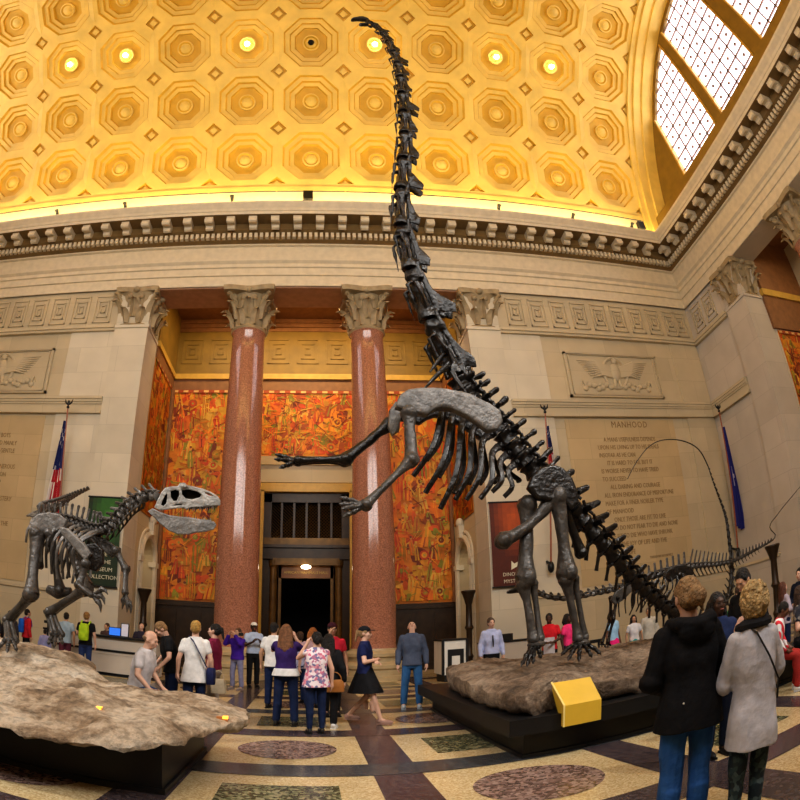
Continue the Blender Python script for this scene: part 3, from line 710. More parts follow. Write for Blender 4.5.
    if top_border:
        k = 0; u = 0
        poly([(0, z1 - .16), (Wd, z1 - .16), (Wd, z1), (0, z1)], (.40, .07, .01))
        while u < Wd:
            poly([(u, z1 - .14), (min(Wd, u + .22), z1 - .14), (min(Wd, u + .22), z1 - .04), (u, z1 - .04)], (.78, .50, .18)); u += .46
    o = mb.build(name, M['mural'], None, smooth=False)
    return tag(o, label, 'mural')
mural('mural', 'fiery painted mural behind the left red column, above the dark wainscot', (OX0 + .08, NB), (1, 0), XC - dw - .36 - OX0, 2.72, 11.85, 1, 3)
mural('mural', 'fiery painted mural behind the right red column, above the dark wainscot', (XC + dw + .3, NB), (1, 0), OX1 - XC - dw - .40, 2.72, 11.85, 1, 5)
mural('mural', 'short orange and yellow mural over the bronze doorway between the columns', (XC - dw - .28, NB), (1, 0), 2*dw + .56, 8.86, 11.85, 1.05, 8)
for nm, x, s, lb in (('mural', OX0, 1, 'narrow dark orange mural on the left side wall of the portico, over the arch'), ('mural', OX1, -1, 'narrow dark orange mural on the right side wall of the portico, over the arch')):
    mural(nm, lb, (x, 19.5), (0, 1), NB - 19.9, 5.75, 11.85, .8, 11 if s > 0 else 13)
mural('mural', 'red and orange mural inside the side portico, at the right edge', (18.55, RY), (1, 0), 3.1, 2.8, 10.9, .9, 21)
# dark frame strips in the portico corners
w = MB()
for x in (OX0 + .03, OX1 - .15): w.box(x, x + .12, NB - .25, NB - .01, 2.7, 11.85)
struct(w.build('trim_3', M['brown'], None, smooth=False), 'brown strips in the portico corners beside the murals')

# ------------------------------------------------------------------ carved eagle panels
def eagle_panel(cx, cz, label):
    m = M['stone']; t = thing('relief_panel', label, 'relief carving', (cx, D + .06, cz - .9), 'carved eagle panels')
    b = MB(); W_, H_ = 2.3, .95; y = D + .1
    b.box(cx - W_ + .03, cx + W_ - .03, y - .03, y + .04, cz - H_ + .03, cz + H_ - .03); b.build('panel', m, t, smooth=False)
    fr = MB()
    for k, tk in ((1.0, .09), (.93, .05)):
        for (u0, u1, v0, v1) in ((-W_*k, W_*k, H_*k - tk, H_*k), (-W_*k, W_*k, -H_*k, -H_*k + tk), (-W_*k, -W_*k + tk, -H_*k, H_*k), (W_*k - tk, W_*k, -H_*k, H_*k)): fr.box(cx + u0, cx + u1, y - .09, y + .05, cz + v0, cz + v1)
    fr.build('frame', m, t, smooth=False)
    r = MB(); n = 28
    pts = [(cx + .58*math.cos(2*math.pi*j/n), y - .05, cz + .10 + .66*math.sin(2*math.pi*j/n)) for j in range(n + 1)]
    r.tube(pts, .065, 6, up=(0, 1, 0), cap=False); r.build('wreath', m, t)
    e = MB(); e.ell((cx, y - .06, cz + .12), (.24, .14, .42)); e.ell((cx + .02, y - .09, cz + .58), (.13, .11, .15)); e.tube([(cx + .08, y - .12, cz + .58), (cx + .22, y - .12, cz + .53)], [.05, .01], 6)
    for s in (-1, 1):
        for j in range(9):
            q = j/8; a = Vector((cx + s*.2, y - .05, cz + .32 - .05*j)); b_ = Vector((cx + s*(1.75 - .55*q), y - .03, cz + .62 - .75*q)); mid = a.lerp(b_, .5) + Vector((0, -.05, .10))
            e.tube([a, mid, b_], [.05, .07, .02], 6)
        e.tube([(cx + s*.1, y - .05, cz - .2), (cx + s*.14, y - .07, cz - .5)], [.09, .06], 6)
        for j in range(7):
            x = cx + s*(.35 + .2*j); e.ell((x, y - .05, cz - .52 + .10*math.sin(j*1.7)), (.13, .08, .11), 8, 6); e.tube([(x, y - .05, cz - .5), (x + s*.1, y - .06, cz - .36 + .1*math.cos(j)), (x + s*.18, y - .04, cz - .46)], [.04, .05, .02], 5)
    e.build('eagle', m, t)
eagle_panel(12.08, 10.6, 'carved stone eagle in a wreath above the inscription on the right')
eagle_panel(-12.2, 10.6, 'carved stone eagle panel at the left edge above the inscription')

# ------------------------------------------------------------------ lamps in the vault, small fixtures on the ledge
for k, i in ((-4, 2), (-3, 2), (-1, 2), (1, 2), (3, 2), (4, 2)):
    b = MB(); c = Vector(vp(k*S, (i + .5)*S, .08)); b.ell(c, .12, 12, 8)
    names = {-4: 'first glowing lamp from the left in the vault', -3: 'second glowing lamp from the left in the vault', -1: 'third glowing lamp from the left in the vault', 1: 'glowing lamp beside the small high skull of the rearing skeleton', 3: 'second glowing lamp from the right in the vault', 4: 'glowing vault lamp nearest the arched window'}
    o = b.build('ceiling_lamp', M['bulb']); tag(o, names[k], 'lamp', 'glowing lamps in the vault rosettes')
b = MB(); c = Vector(vp(0, 2.5*S, .12)); b.ell(c, .15, 10, 8); o = b.build('ceiling_lamp', M['dark']); tag(o, 'dark unlit lamp in the middle rosette of the vault', 'lamp')
for i, (x, y, sz, lb) in enumerate(((57, 212, .09, 'small dark spotlight on the ledge at the left edge'), (125, 205, .09, 'small dark spotlight on the ledge, second from the left'), (232, 198, .09, 'small dark spotlight on the ledge above the left column'), (308, 196, .2, 'square black loudspeaker on the gilded ledge above the doorway'),
        (499, 207, .09, 'small dark spotlight on the ledge just right of the long neck'), (573, 216, .09, 'small dark spotlight on the ledge above the carved eagle'), (632, 225, .09, 'small dark spotlight on the ledge near the corner'), (641, 226, .18, 'square black loudspeaker on the ledge in the corner'))):
    p = at(x, y, 17.45 if sz < .15 else 17.4); b = MB(); z0 = 17.42
    b.tube([(p.x, p.y, z0), (p.x, p.y, p.z)], .03, 6)
    if sz > .15: b.box(p.x - sz, p.x + sz, p.y - .1, p.y + .1, p.z - sz*1.2, p.z + sz*1.2)
    else: b.tube([(p.x, p.y + .12, p.z - .03), (p.x, p.y - .1, p.z + .05)], [sz*.7, sz], 8)
    tag(b.build('loudspeaker' if sz > .15 else 'spotlight', M['black']), lb, 'loudspeaker' if sz > .15 else 'spotlight', None if sz > .15 else 'small spotlights on the ledge')

# ------------------------------------------------------------------ banners
def banner(x0, x1, z0, z1, y, c1, c2, label, lines, lx, lz, lsz, mark=None, cold=(.75, .72, .55)):
    t = thing('banner', label, 'banner', ((x0 + x1)/2, y, z0)); rnd = random.Random(len(label))
    b = MB(); nx, nz = 8, 14
    for i in range(nx):
        for j in range(nz):
            xa, xb = lerp(x0, x1, i/nx), lerp(x0, x1, (i + 1)/nx); za, zb = lerp(z0, z1, j/nz), lerp(z0, z1, (j + 1)/nz)
            d = math.hypot((i + .5)/nx - .62, ((j + .5)/nz - .80)*1.3); k = max(0, 1 - d*1.7) ; k = k*(.8 + .4*rnd.random())
            b.add([(xa, y, za), (xb, y, za), (xb, y, zb), (xa, y, zb)], [(0, 1, 2, 3)], 0, tuple(lerp(p, q, min(1, k)) for p, q in zip(c1, c2)))
    b.build('cloth', M['paint'], t, smooth=False)
    for z in (z0, z1): r = MB(); r.tube([(x0 - .03, y - .0, z), (x1 + .03, y - .0, z)], .03, 6); r.build('rod', M['black'], t)
    ml = mat('printed_letters', cold, .6)
    for k, s in enumerate(lines): text('lettering', s, lsz, (lx, y - .012, lz - k*lsz*1.35), X1, Z1, ml, t, 'CENTER', .002)
    if mark: mb = MB(); mb.add([(mark[0], y - .012, mark[1]), (mark[0] + .22, y - .012, mark[1] + .1), (mark[0] + .3, y - .012, mark[1] + .28), (mark[0] + .12, y - .012, mark[1] + .2), (mark[0] + .02, y - .012, mark[1] + .3)], [(0, 1, 2, 3, 4)]); mb.build('emblem', ml, t, smooth=False)
banner(5.95, 7.18, 2.85, 5.7, D - .1, (.10, .02, .012), (.50, .10, .02), 'dark red hanging banner on the pilaster behind the rearing skeleton leg', ['DINOSAUR', 'MYSTERIES'], 6.72, 3.2, .17, (6.6, 3.4))
banner(-7.42, -6.18, 2.72, 5.75, D - .1, (.015, .035, .018), (.05, .22, .03), 'dark green hanging banner on the pilaster behind the open-jawed skeleton', ['A NEW', 'LIFE', 'IN THE', 'MUSEUM', 'COLLECTION'], -6.72, 4.0, .19)

# ------------------------------------------------------------------ flags hanging on slanted poles
def flagpole(a, b, label, kind, f_top, f_bot, wtop, wbot, side):
    a, b = Vector(a), Vector(b)                          # a: top, b: foot (on the wall bracket)
    t = thing('flag', label, 'flag', b, 'flags on wall poles' if kind == 'us' else None)
    p = MB(); p.tube([b, a], [.035, .028], 8); p.build('pole', mat('pole_wood', (.32, .10, .05), .4), t)
    q = MB(); q.ell(a, .06, 8, 6); q.ell(a + Vector((0, 0, .14)), (.05, .05, .12), 8, 6)
    for s in (-1, 1): q.tube([a + Vector((0, 0, .08)), a + Vector((s*.12, 0, .18)), a + Vector((s*.15, 0, .30))], [.03, .035, .008], 6)
    q.build('finial', M['black'], t)
    h = MB(); h.ell(b, (.12, .12, .2), 10, 8); h.tube([b + Vector((0, .02, .1)), (b.x, D + .15, b.z + .25)], [.05, .05], 8); h.build('bracket', M['black'], t)
    fb = MB(); nu, nv = 14, 26
    def P(u, v):
        c = a.lerp(b, lerp(f_top, f_bot, v)); w_ = lerp(wtop, wbot, min(1, v*1.15)**1.2)
        fold = math.sin(u*nu*1.25 + v*2)*.07*(.4 + v); return c + Vector((side*w_*u, -.05 - .05*u + fold, -.25*u*v*(1 - .3*math.sin(u*9))))
    for i in range(nu):
        for j in range(nv):
            u0, u1, v0, v1 = i/nu, (i + 1)/nu, j/nv, (j + 1)/nv
            if kind == 'us':
                if v0 < .46: c = (.02, .03, .16) if (i*5 + j*3) % 11 else (.7, .7, .72)
                else: c = (.45, .015, .03) if (i + (j//5)) % 4 < 2 else (.75, .72, .70)
            else:
                c = (.015, .02, .20)
                if i > 3 and i < 9 and 9 < j < 15 and (i*j) % 3 == 0: c = (.55, .5, .6)
            fb.add([P(u0, v0), P(u1, v0), P(u1, v1), P(u0, v1)], [(0, 1, 2, 3)], 0, c)
    fb.build('cloth', M['flag'], t)
flagpole(at(68, 407, 17.3), at(58, 560, 17.75), 'limp striped flag on a wall pole at the left, behind the open-jawed skeleton', 'us', .10, .78, .06, .62, -1)
flagpole(at(545, 412, 17.3), at(551, 567, 17.75), 'limp striped flag on a wall pole right of the rearing skeleton', 'us', .10, .40, .05, .24, 1)
flagpole(at(719, 411, 17.0), at(738, 552, 17.7), 'dark blue flag on a wall pole in the right corner', 'blue', .12, .82, .05, .42, 1)

# ------------------------------------------------------------------ torcheres
def torchere(x, y, label, H=2.9):
    kz = H/2.9
    t = thing('floor_torch', label, 'floor lamp', (x, y, 0), 'dark bronze torch lamps')
    b = MB(); b.lathe([(.36, 0), (.36, .12), (.30, .16), (.24, .3), (.14, .36)], (x, y, 0), 20); b.build('base', M['bronze'], t)
    s = MB(); s.lathe([(.13, .34), (.11, .5), (.15, .6), (.10, .7), (.10, 1.5*kz), (.16, 1.6*kz), (.115, 1.7*kz), (.105, 2.4*kz), (.14, 2.5*kz)], (x, y, 0), 16); s.build('pole', M['bronze'], t)
    c = MB(); c.lathe([(.13, 2.48*kz), (.16, 2.6*kz), (.22, 2.78*kz), (.26, 2.86*kz), (.25, 2.90*kz), (.05, 2.85*kz)], (x, y, 0), 20); c.build('bowl', M['bronze'], t)
def tor_at(px, py, H, label):
    a = ray(px, py); k = (H - EYE)/a.z; torchere(a.x*k, a.y*k, label, H)
torchere(at(140, 600, 19.9).x + .15, 19.9, 'dark bronze torch lamp before the left arched doorway')
torchere(at(473, 600, 19.0).x - .1, 19.2, 'dark bronze torch lamp before the right arched doorway')
tor_at(772, 545, 2.55, 'dark bronze torch lamp by the right wall, under the blue flag')
# ------------------------------------------------------------------ rock bases
def hull_inset(pts, k, c): return [Vector((c.x + (p.x - c.x)*k, c.y + (p.y - c.y)*k, 0)) for p in pts]
def smooth_closed(pts, n):
    pts = [Vector((p[0], p[1], 0)) for p in pts]; k = len(pts); out = []
    for i in range(n):
        t = i/n*k; a = int(t); u = t - a; p0, p1, p2, p3 = pts[(a - 1) % k], pts[a % k], pts[(a + 1) % k], pts[(a + 2) % k]
        out.append(.5*((2*p1) + (p2 - p0)*u + (2*p0 - 5*p1 + 4*p2 - p3)*u*u + (3*p1 - p0 - 3*p2 + p3)*u**3))
    return out
def rock(outline, c, ztop, zlow, seed, n=220, m=46, amp=.10, lip=.16):
    """a weathered slab: outline (x, y), top height ztop(x, y), underside zlow"""
    o = smooth_closed(outline, n); c = Vector((c[0], c[1], 0)); mb = MB(); rings = []
    sv = Vector((seed, seed*.7, 0))
    def nz(p, s): return noise.fractal(Vector((p.x*s, p.y*s, seed)), 1.0, 2.1, 6)
    for q in range(m + 1):
        t = 1 - (q/m)**1.25 if q < m else 0.0
        rg = []
        for p in o:
            w_ = 1 + .035*nz(p, 2.2)*(t > .5)
            x = c + (p - c)*t*w_; d = (p - c).length*(1 - t)              # distance in from the edge
            e = 1 - math.exp(-d/.22)
            h = ztop(x.x, x.y); z = h - lip*(1 - e)
            z += amp*nz(x, .9)*e + amp*.55*nz(x, 2.6)*(.3 + .7*e) + amp*.22*nz(x, 8.0)
            rg.append(Vector((x.x, x.y, z)))
        rings.append(rg)
    under = []
    for k, dz in ((1.0, .55), (.985, .9), (.90, 1.0)):
        rg = []
        for p, tp in zip(o, rings[0]):
            x = c + (p - c)*k*(1 + .03*nz(p, 2.2)); rg.append(Vector((x.x, x.y, lerp(tp.z, zlow, dz) + (.05*nz(x, 5.0) if dz < 1 else 0))))
        under.append(rg)
    mb.loft(list(reversed(under)) + rings, cap=False)
    mb.add(rings[-1], [tuple(range(len(o)))]); mb.add(under[-1], [tuple(range(len(o)))])
    return mb
# left base
LROCK = [(-8.6, 4.3), (-6.0, 4.25), (-4.2, 4.12), (-2.9, 4.18), (-1.95, 4.22), (-1.35, 4.45), (-1.02, 4.9), (-.74, 5.6), (-.62, 6.25), (-.85, 6.75), (-1.4, 6.9), (-2.1, 7.0), (-2.8, 7.5), (-3.3, 8.6), (-4.3, 9.2), (-6.5, 9.2), (-8.8, 9.0)]
def ltop(x, y):
    z = .66 + .30*max(0, min(1, (y - 4.6)/3.2))
    z -= .10*max(0, min(1, (x + 2.9)/.8))*max(0, min(1, (y - 5.6)/1.2))
    z += .08*math.exp(-((x + 4.0)**2 + (y - 7.4)**2)/1.2) + .05*math.exp(-((x + 2.1)**2 + (y - 5.2)**2)/.1) - .06*math.exp(-((x + 1.4)**2 + (y - 5.9)**2)/.4)
    return z
rk = rock(LROCK, (-4.2, 6.6), ltop, .5, 3.3, amp=.10, lip=.13).build('rock_slab', M['rock_tan'], None, angle=60)
tag(rk, 'broad pale tan rock slab under the open-jawed skeleton at the left', 'rock')
b = MB(); b.box(-8.8, -1.22, 4.86, 6.95, 0, .50); b.box(-8.8, -1.96, 6.95, 8.3, 0, .50); b.box(-8.8, -1.19, 4.83, 6.98, 0, .06)
tag(b.build('plinth', M['black'], None, smooth=False), 'low black plinth under the tan rock slab at the left', 'plinth')
for (px, py, lb) in ((97, 709, 'small amber lamp set in the middle of the tan rock slab'), (223, 714, 'small amber lamp set near the right tip of the tan rock slab')):
    p = fl(px, py, ltop(-2, 5) - .02); p.z = ltop(p.x, p.y) - (.02 if px < 150 else .075); t = thing('ground_lamp', lb, 'lamp', p, 'amber lamps in the rock')
    q = MB(); q.box(p.x - .06, p.x + .05, p.y - .03, p.y + .03, p.z - .08, p.z + .02); q.build('housing', mat('copper', (.45, .18, .06), .4), t, smooth=False)
    q = MB(); q.box(p.x + .0, p.x + .05, p.y - .034, p.y + .02, p.z + .0, p.z + .026); q.build('lens', mat('amber_lens', (1., .45, .05), .3, emit=1.6), t, smooth=False)
# right base
RROCK = [(2.27, 5.92), (2.55, 5.97), (2.85, 6.12), (3.3, 6.12), (3.65, 5.98), (4.3, 5.90), (5.2, 6.05), (5.7, 6.25), (6.6, 6.4), (7.1, 7.0), (7.2, 8.6), (7.15, 9.9), (6.6, 10.5), (5.4, 10.75), (4.0, 10.75), (3.0, 10.5), (2.45, 9.9), (2.25, 8.6), (2.20, 7.2)]
def rtop(x, y): return .84 + .07*math.sin(x*.9) + .10*max(0, min(1, (y - 6.5)/3)) - .06*max(0, (3.4 - x)/1.2)
rk = rock(RROCK, (5.6, 8.4), rtop, .5, 9.1, amp=.11, lip=.10).build('rock_slab', M['rock_brown'], None, angle=60)
tag(rk, 'brown rock slab under the tall rearing skeleton at the right', 'rock')
b = MB(); b.box(2.08, 7.3, 5.75, 10.92, .325, .507); b.box(2.33, 7.1, 5.97, 10.75, 0, .33); b.box(2.3, 7.2, 5.94, 10.8, 0, .05)
tag(b.build('plinth', M['black'], None, smooth=False), 'low black platform with an overhanging edge under the brown rock slab', 'plinth')
# golden reading panel on the platform edge
a0 = at(563, 731, 5.70); a1 = at(600, 724, 5.70)
t = thing('sign', 'blank yellow-gold sloping sign on the edge of the black platform', 'sign', ((a0.x + a1.x)/2, 5.7, .33))
x0, x1 = a0.x, a1.x
mb = MB(); mb.add([(x0, 5.68, .36), (x1, 5.68, .36), (x1, 5.68, .60), (x0, 5.68, .60), (x0 - .01, 6.0, .84), (x1 + .02, 6.0, .84), (x0, 5.745, .36), (x1, 5.745, .36), (x0 - .01, 6.0, .76), (x1 + .02, 6.0, .76)],
    [(0, 1, 2, 3), (3, 2, 5, 4), (4, 5, 9, 8), (1, 7, 9, 5, 2), (0, 3, 4, 8, 6), (6, 8, 9, 7), (0, 6, 7, 1)])
mb.build('panel', M['gold'], t, smooth=False)
mb = MB(); mb.tube([(x0 - .005, 5.676, .36), (x0 - .005, 5.676, .605), (x0 - .015, 6.0, .847)], .012, 6); mb.build('edge', mat('pale_gold_edge', (.85, .68, .25), .3), t)
# the fence of black floor rail left of the platform, and other furniture
# ------------------------------------------------------------------ skeletons
PXM = 1/575.
def bone(mb, pts, rads, n=9, knob=1.0, up=None):
    """long bone: swollen ends, thinner shaft"""
    pts = [Vector(p) for p in pts]
    mb.tube(pts, rads, n, up=up)
    if knob:
        for p, r in ((pts[0], rads[0]), (pts[-1], rads[-1])):
            r = max(r) if isinstance(r, (tuple, list)) else r
            mb.ell(p, r*1.02*knob, 10, 7)
def longbone(mb, a, b, r0, rm, r1, bend=Vector((0, 0, 0)), n=10):
    a, b = Vector(a), Vector(b); P = []; W = []
    for q in (0, .06, .14, .3, .5, .7, .86, .94, 1.0):
        P.append(a.lerp(b, q) + bend*math.sin(math.pi*q))
        e0 = max(0, 1 - q/.28)**1.4; e1 = max(0, 1 - (1 - q)/.28)**1.4
        W.append(rm + (r0 - rm)*e0 + (r1 - rm)*e1)
    mb.tube(P, W, n)
    d = (b - a).normalized(); s = d.orthogonal().normalized()
    for c, r in ((a, r0), (b, r1)):
        for k in (-1, 1): mb.ell(c + Vector((0, 1, 0))*k*r*.35, r*.82, 9, 7)
def frame(path, i):
    t = (path[min(i + 1, len(path) - 1)] - path[max(i - 1, 0)]).normalized(); return t
def resample(pts, n):
    pts = [Vector(p) for p in pts]; k = len(pts)
    def cr(t):
        t *= (k - 1); a = min(int(t), k - 2); u = t - a; p0, p1, p2, p3 = pts[max(a - 1, 0)], pts[a], pts[a + 1], pts[min(a + 2, k - 1)]
        return .5*((2*p1) + (p2 - p0)*u + (2*p0 - 5*p1 + 4*p2 - p3)*u*u + (3*p1 - p0 - 3*p2 + p3)*u**3)
    fine = [cr(i/400) for i in range(401)]; L = [0]
    for a, b in zip(fine, fine[1:]): L.append(L[-1] + (b - a).length)
    return fine, L
def place(pts, stops):
    fine, L = resample(pts, 0); out = []
    j = 0
    for s in stops:
        d = s*L[-1]
        while j < 399 and L[j + 1] < d: j += 1
        while j > 0 and L[j] > d: j -= 1
        u = (d - L[j])/max(1e-9, L[j + 1] - L[j]); out.append(fine[j].lerp(fine[j + 1], min(1, max(0, u))))
    return out
def vertebra(a, b, up, r, spine, sdir, trans, chev=0., wide=.30, zyg=1.0, sq=1.0, fork=False):
    """one vertebra from a to b; up = direction of the neural spine; r = body radius"""
    mb = MB(); d = b - a; L = d.length; t = d/L; up = (up - t*up.dot(t)).normalized(); w = t.cross(up)
    c = (a + b)/2; e = .46
    mb.tube([c - t*L*e, c - t*L*.30, c, c + t*L*.30, c + t*L*e], [r*1.02, r*.93, r*.70, r*.93, r*1.06], 10)
    arch = c + up*r*1.1
    mb.tube([c - t*L*.22 + up*r*.4, arch, arch + up*r*.25], [(L*.28, r*.75), (L*.26, r*.5), (L*.22, r*.3)], 8, up=t)
    if spine > 0:
        tip = arch + up*spine + t*(sdir*spine)
        for s in ((-.35, .35) if fork else (0,)):
            mb.tube([arch, arch.lerp(tip, .5) + w*s*r*.6, tip + w*s*r], [(L*.26, r*.30), (L*.20, r*.17), (L*wide, r*.24)], 8, up=t)
            mb.ell(tip + w*s*r, (max(L*wide*.8, r*.2),)*3, 7, 5)
    for s in (-1, 1):
        if trans > 0: mb.tube([c + up*r*.75 + w*s*r*.4, c + up*r*.95 + w*s*(r + trans*.55), c + up*r*.8 + w*s*(r + trans) - t*L*.08], [(L*.22, r*.26), (L*.14, r*.18), (L*.17, r*.16)], 7, up=t)
        if zyg: mb.tube([arch + w*s*r*.35 - t*L*.15, arch + w*s*r*.55 + t*L*.72*zyg + up*r*.1], [r*.26, r*.17], 6); mb.tube([arch + w*s*r*.35, arch + w*s*r*.5 - t*L*.6*zyg + up*r*.25], [r*.26, r*.16], 6)
    return mb
def chevron(c, t, dn, r, ln):
    mb = MB(); w = t.cross(dn)
    p = c + dn*(r + ln*.25)
    for s in (-1, 1): mb.tube([c + dn*r*.9 + w*s*r*.55, p], [r*.22, r*.22], 6)
    tip = c + dn*(r + ln) + t*ln*.45; mb.tube([p, p.lerp(tip, .55), tip], [(r*.30, r*.18), (r*.25, r*.15), (r*.34, r*.12)], 7, up=t); return mb
def rib(pts, r, flat=.45):
    mb = MB(); f_ = place(pts, [i/14 for i in range(15)])
    mb.tube(f_, [((r*(1.25 if i < 2 else 1)*(1 - .35*i/14)), r*flat) for i in range(15)], 7, up=(f_[7] - f_[0]).cross(Vector((0, 1, 0)))); mb.ell(f_[0], r*1.1, 7, 5); return mb
def flat_bone(px, Y, th, curve=0., bev=.02):
    """blade bone drawn as a pixel outline in the plane of depth Y, given thickness and a gentle bulge"""
    w3 = [at(x, y, Y) for x, y in px]; cx = sum((p.x for p in w3))/len(w3); cz = sum((p.z for p in w3))/len(w3)
    vs, fs = plate([(p.x, p.z) for p in w3], [], th, bev)
    mb = MB(); mb.add([(v.x, Y - v.z, v.y) for v in vs], fs); return mb
def foot_bones(root, name, ankle, toes, r, m, claw=.5, metas=True):
    for k, tp in enumerate(toes):
        pts = place([ankle, ankle.lerp(tp, .45) + Vector((0, 0, r*1.2)), tp.lerp(ankle, .18) + Vector((0, 0, r*.6)), tp], [0, .3, .55, .62, .8, .86, 1.0])
        mb = MB(); longbone(mb, pts[0], pts[1], r*1.15, r*.7, r*.95); longbone(mb, pts[1], pts[3], r*.95, r*.62, r*.8); longbone(mb, pts[3], pts[5], r*.78, r*.55, r*.65)
        mb.tube([pts[5], pts[5].lerp(pts[6], .5) + Vector((0, 0, r*.25)), pts[6]], [r*.62, r*.45, r*.06], 8)
        mb.build(name, m, root)
def org(mb, vox, disp=.012, ds=7., sm=2): return remeshed(mb, vox, sm, disp, ds, len(mb.v)*.37)
# ---------------- the rearing long-necked dinosaur
BM, BD, BL = M['bone'], M['bone_dark'], M['bone_light']
hipY = 8.0
root = thing('dinosaur_skeleton', 'huge rearing long-necked dinosaur skeleton with its tiny skull high under the vault', 'skeleton', (4.0, 8.0, .95))
neck_px = [(366, 21), (373, 24.5), (381, 31), (388.5, 43), (395.5, 58), (399.5, 74), (401, 87), (402.5, 104), (404, 122), (405, 147), (402, 168), (401, 188), (400.5, 206), (401, 224), (403, 244), (408.5, 264), (416, 288), (424, 308), (432, 328), (442, 351), (450, 364), (456, 378)]
neck = [at(x, y, lerp(7.05, 7.75, i/21)) for i, (x, y) in enumerate(neck_px)]
back_px = [(456, 378), (464, 392), (475, 405), (487, 418), (499, 431), (511, 445), (522, 459), (533, 472), (545, 484)]
back = [at(x, y, lerp(7.75, 8.0, i/8)) for i, (x, y) in enumerate(back_px)]
tail_px = [(545, 484), (558, 494), (573, 509), (589, 529), (606, 548), (622, 567), (639, 586), (656, 601), (673, 613), (692, 621), (711, 620), (724, 606), (730.5, 585), (731, 562), (729, 540), (726, 518), (720, 500), (714, 484), (708, 466)]
tail = [at(x, y, Y) for (x, y), Y in zip(tail_px, (8.0, 8.0, 8.0, 8.05, 8.15, 8.3, 8.5, 8.7, 8.95, 9.2, 9.5, 9.75, 9.95, 10.05, 10.1, 10.15, 10.2, 10.2, 10.2))]
# neck: 15 vertebrae growing longer and heavier towards the shoulders
NV = 15; st = [0]; wsum = 0
for i in range(NV): wsum += .45 + 1.0*(i/NV); st.append(wsum)
st = [s/wsum for s in st]; P = place(neck, st)
for i in range(NV):
    a, b = P[i], P[i + 1]; t = (b - a).normalized(); side = Vector((t.z, 0, -t.x)); side = side if side.x < 0 else -side
    q = i/(NV - 1); r = lerp(.070, .168, q**.85); L = (b - a).length
    up = -side + Vector((0, .15 if i % 2 else -.15, .0))
    mb = MB(); tt = (a - b)/L; e_ = -side; w_ = tt.cross(e_)
    mb.tube([b + tt*L*.04, b + tt*L*.14, b + tt*L*.30, b + tt*L*.5, b + tt*L*.72, b + tt*L*.88, b + tt*L*1.02], [(r*1.0, r*1.05), (r*.95, r*.95), (r*.62, r*.55), (r*.5, r*.45), (r*.58, r*.5), (r*.85, r*.85), (r*.6, r*.6)], 12, up=e_)
    k_ = 1 + .35*(i % 3 == 1)
    fin = [b + tt*L*.12 + e_*r*.8, b + tt*L*.02 + e_*r*lerp(1.7, 2.1, q)*k_, b + tt*L*.18 + e_*r*lerp(1.75, 2.3, q)*k_, b + tt*L*.55 + e_*r*1.25, b + tt*L*.95 + e_*r*1.05, b + tt*L*.9 + e_*r*.6]
    for s in ((-.62, .62) if q > .35 else (-.4, .4)):
        mb.loft([[p + w_*(r*s*(1.2 if j in (1, 2) else .8)) + w_*(th*r*.13) for j, p in enumerate(fin)] for th in (-1, 1)])
    for s in (-1, 1):
        mb.tube([b + tt*L*.15 + e_*r*.75 + w_*s*r*.5, b - tt*L*.16 + e_*r*.85 + w_*s*r*.75], [r*.32, r*.22], 7); mb.tube([b + tt*L*.8 + e_*r*.6 + w_*s*r*.5, b + tt*L*1.12 + e_*r*.8 + w_*s*r*.7], [r*.34, r*.24], 7)
        mb.tube([b + tt*L*.3 + w_*s*r*.4, b + tt*L*.45 + w_*s*r*1.25 - e_*r*.2, b + tt*L*.7 + w_*s*r*1.3 - e_*r*.55], [(L*.14, r*.16), (L*.16, r*.14), (L*.08, r*.10)], 7, up=tt)
    c = (a + b)/2
    for s in (-1, 1):                                # pointed neck ribs along the throat side
        mb.tube([c + side*r*.3 - t*L*.25 + Vector((0, s*r*.6, 0)), c + side*r*1.15 + Vector((0, s*r*.9, 0)) - t*L*.18, c + side*r*1.1 + Vector((0, s*r*.9, 0)) + t*L*.5], [r*.28, r*.24, r*.05], 6)
    org(mb, max(.010, r*.11), r*.16, 9.).build('neck_vertebra', BD, root, angle=70)
for a_, b_ in (((449, 364), (424, 389)), ((452, 372), (466, 392)), ((446, 352), (430, 372))):
    mb = MB(); mb.tube(place([at(*a_, 7.55), at((a_[0] + b_[0])/2 - 1, (a_[1] + b_[1])/2, 7.5), at(*b_, 7.45)], [0, .3, .6, 1]), [.05, .04, .03, .015], 8); mb.build('neck_rib', BD, root)
# the small skull at the very top
h0 = at(367, 20, 7.05); hd = (at(352, 19.5, 6.95) - h0); hl = hd.length; hdn = hd.normalized(); hu = Vector((0, 0, 1)) - hdn*hdn.z; hu.normalize(); hw = hdn.cross(hu)
mb = MB(); rings = []
for q, up_, dn_, wd_ in ((-.05, .08, -.05, .06), (.2, .135, -.045, .085), (.45, .12, -.03, .08), (.7, .075, -.03, .07), (.92, .04, -.045, .075), (1.06, .0, -.04, .05)):
    c = h0 + hd*q; rings.append([c + hu*(lerp(dn_, up_, .5 + .5*math.sin(2*math.pi*j/10))) + hw*(wd_*math.cos(2*math.pi*j/10)) for j in range(10)])
mb.loft(rings)
for s in (-1, 1): mb.ell(h0 + hd*.42 + hu*.035 + hw*s*.058, (.03, .015, .025), 8, 6)
sk = mb.build('skull', BD, root)
mb = MB(); mb.tube([h0 + hd*.0 - hu*.06, h0 + hd*.35 - hu*.24, h0 + hd*.80 - hu*.26], [(.05, .07), (.05, .07), (.045, .055)], 8, up=hu); mb.build('jaw', BD, root)
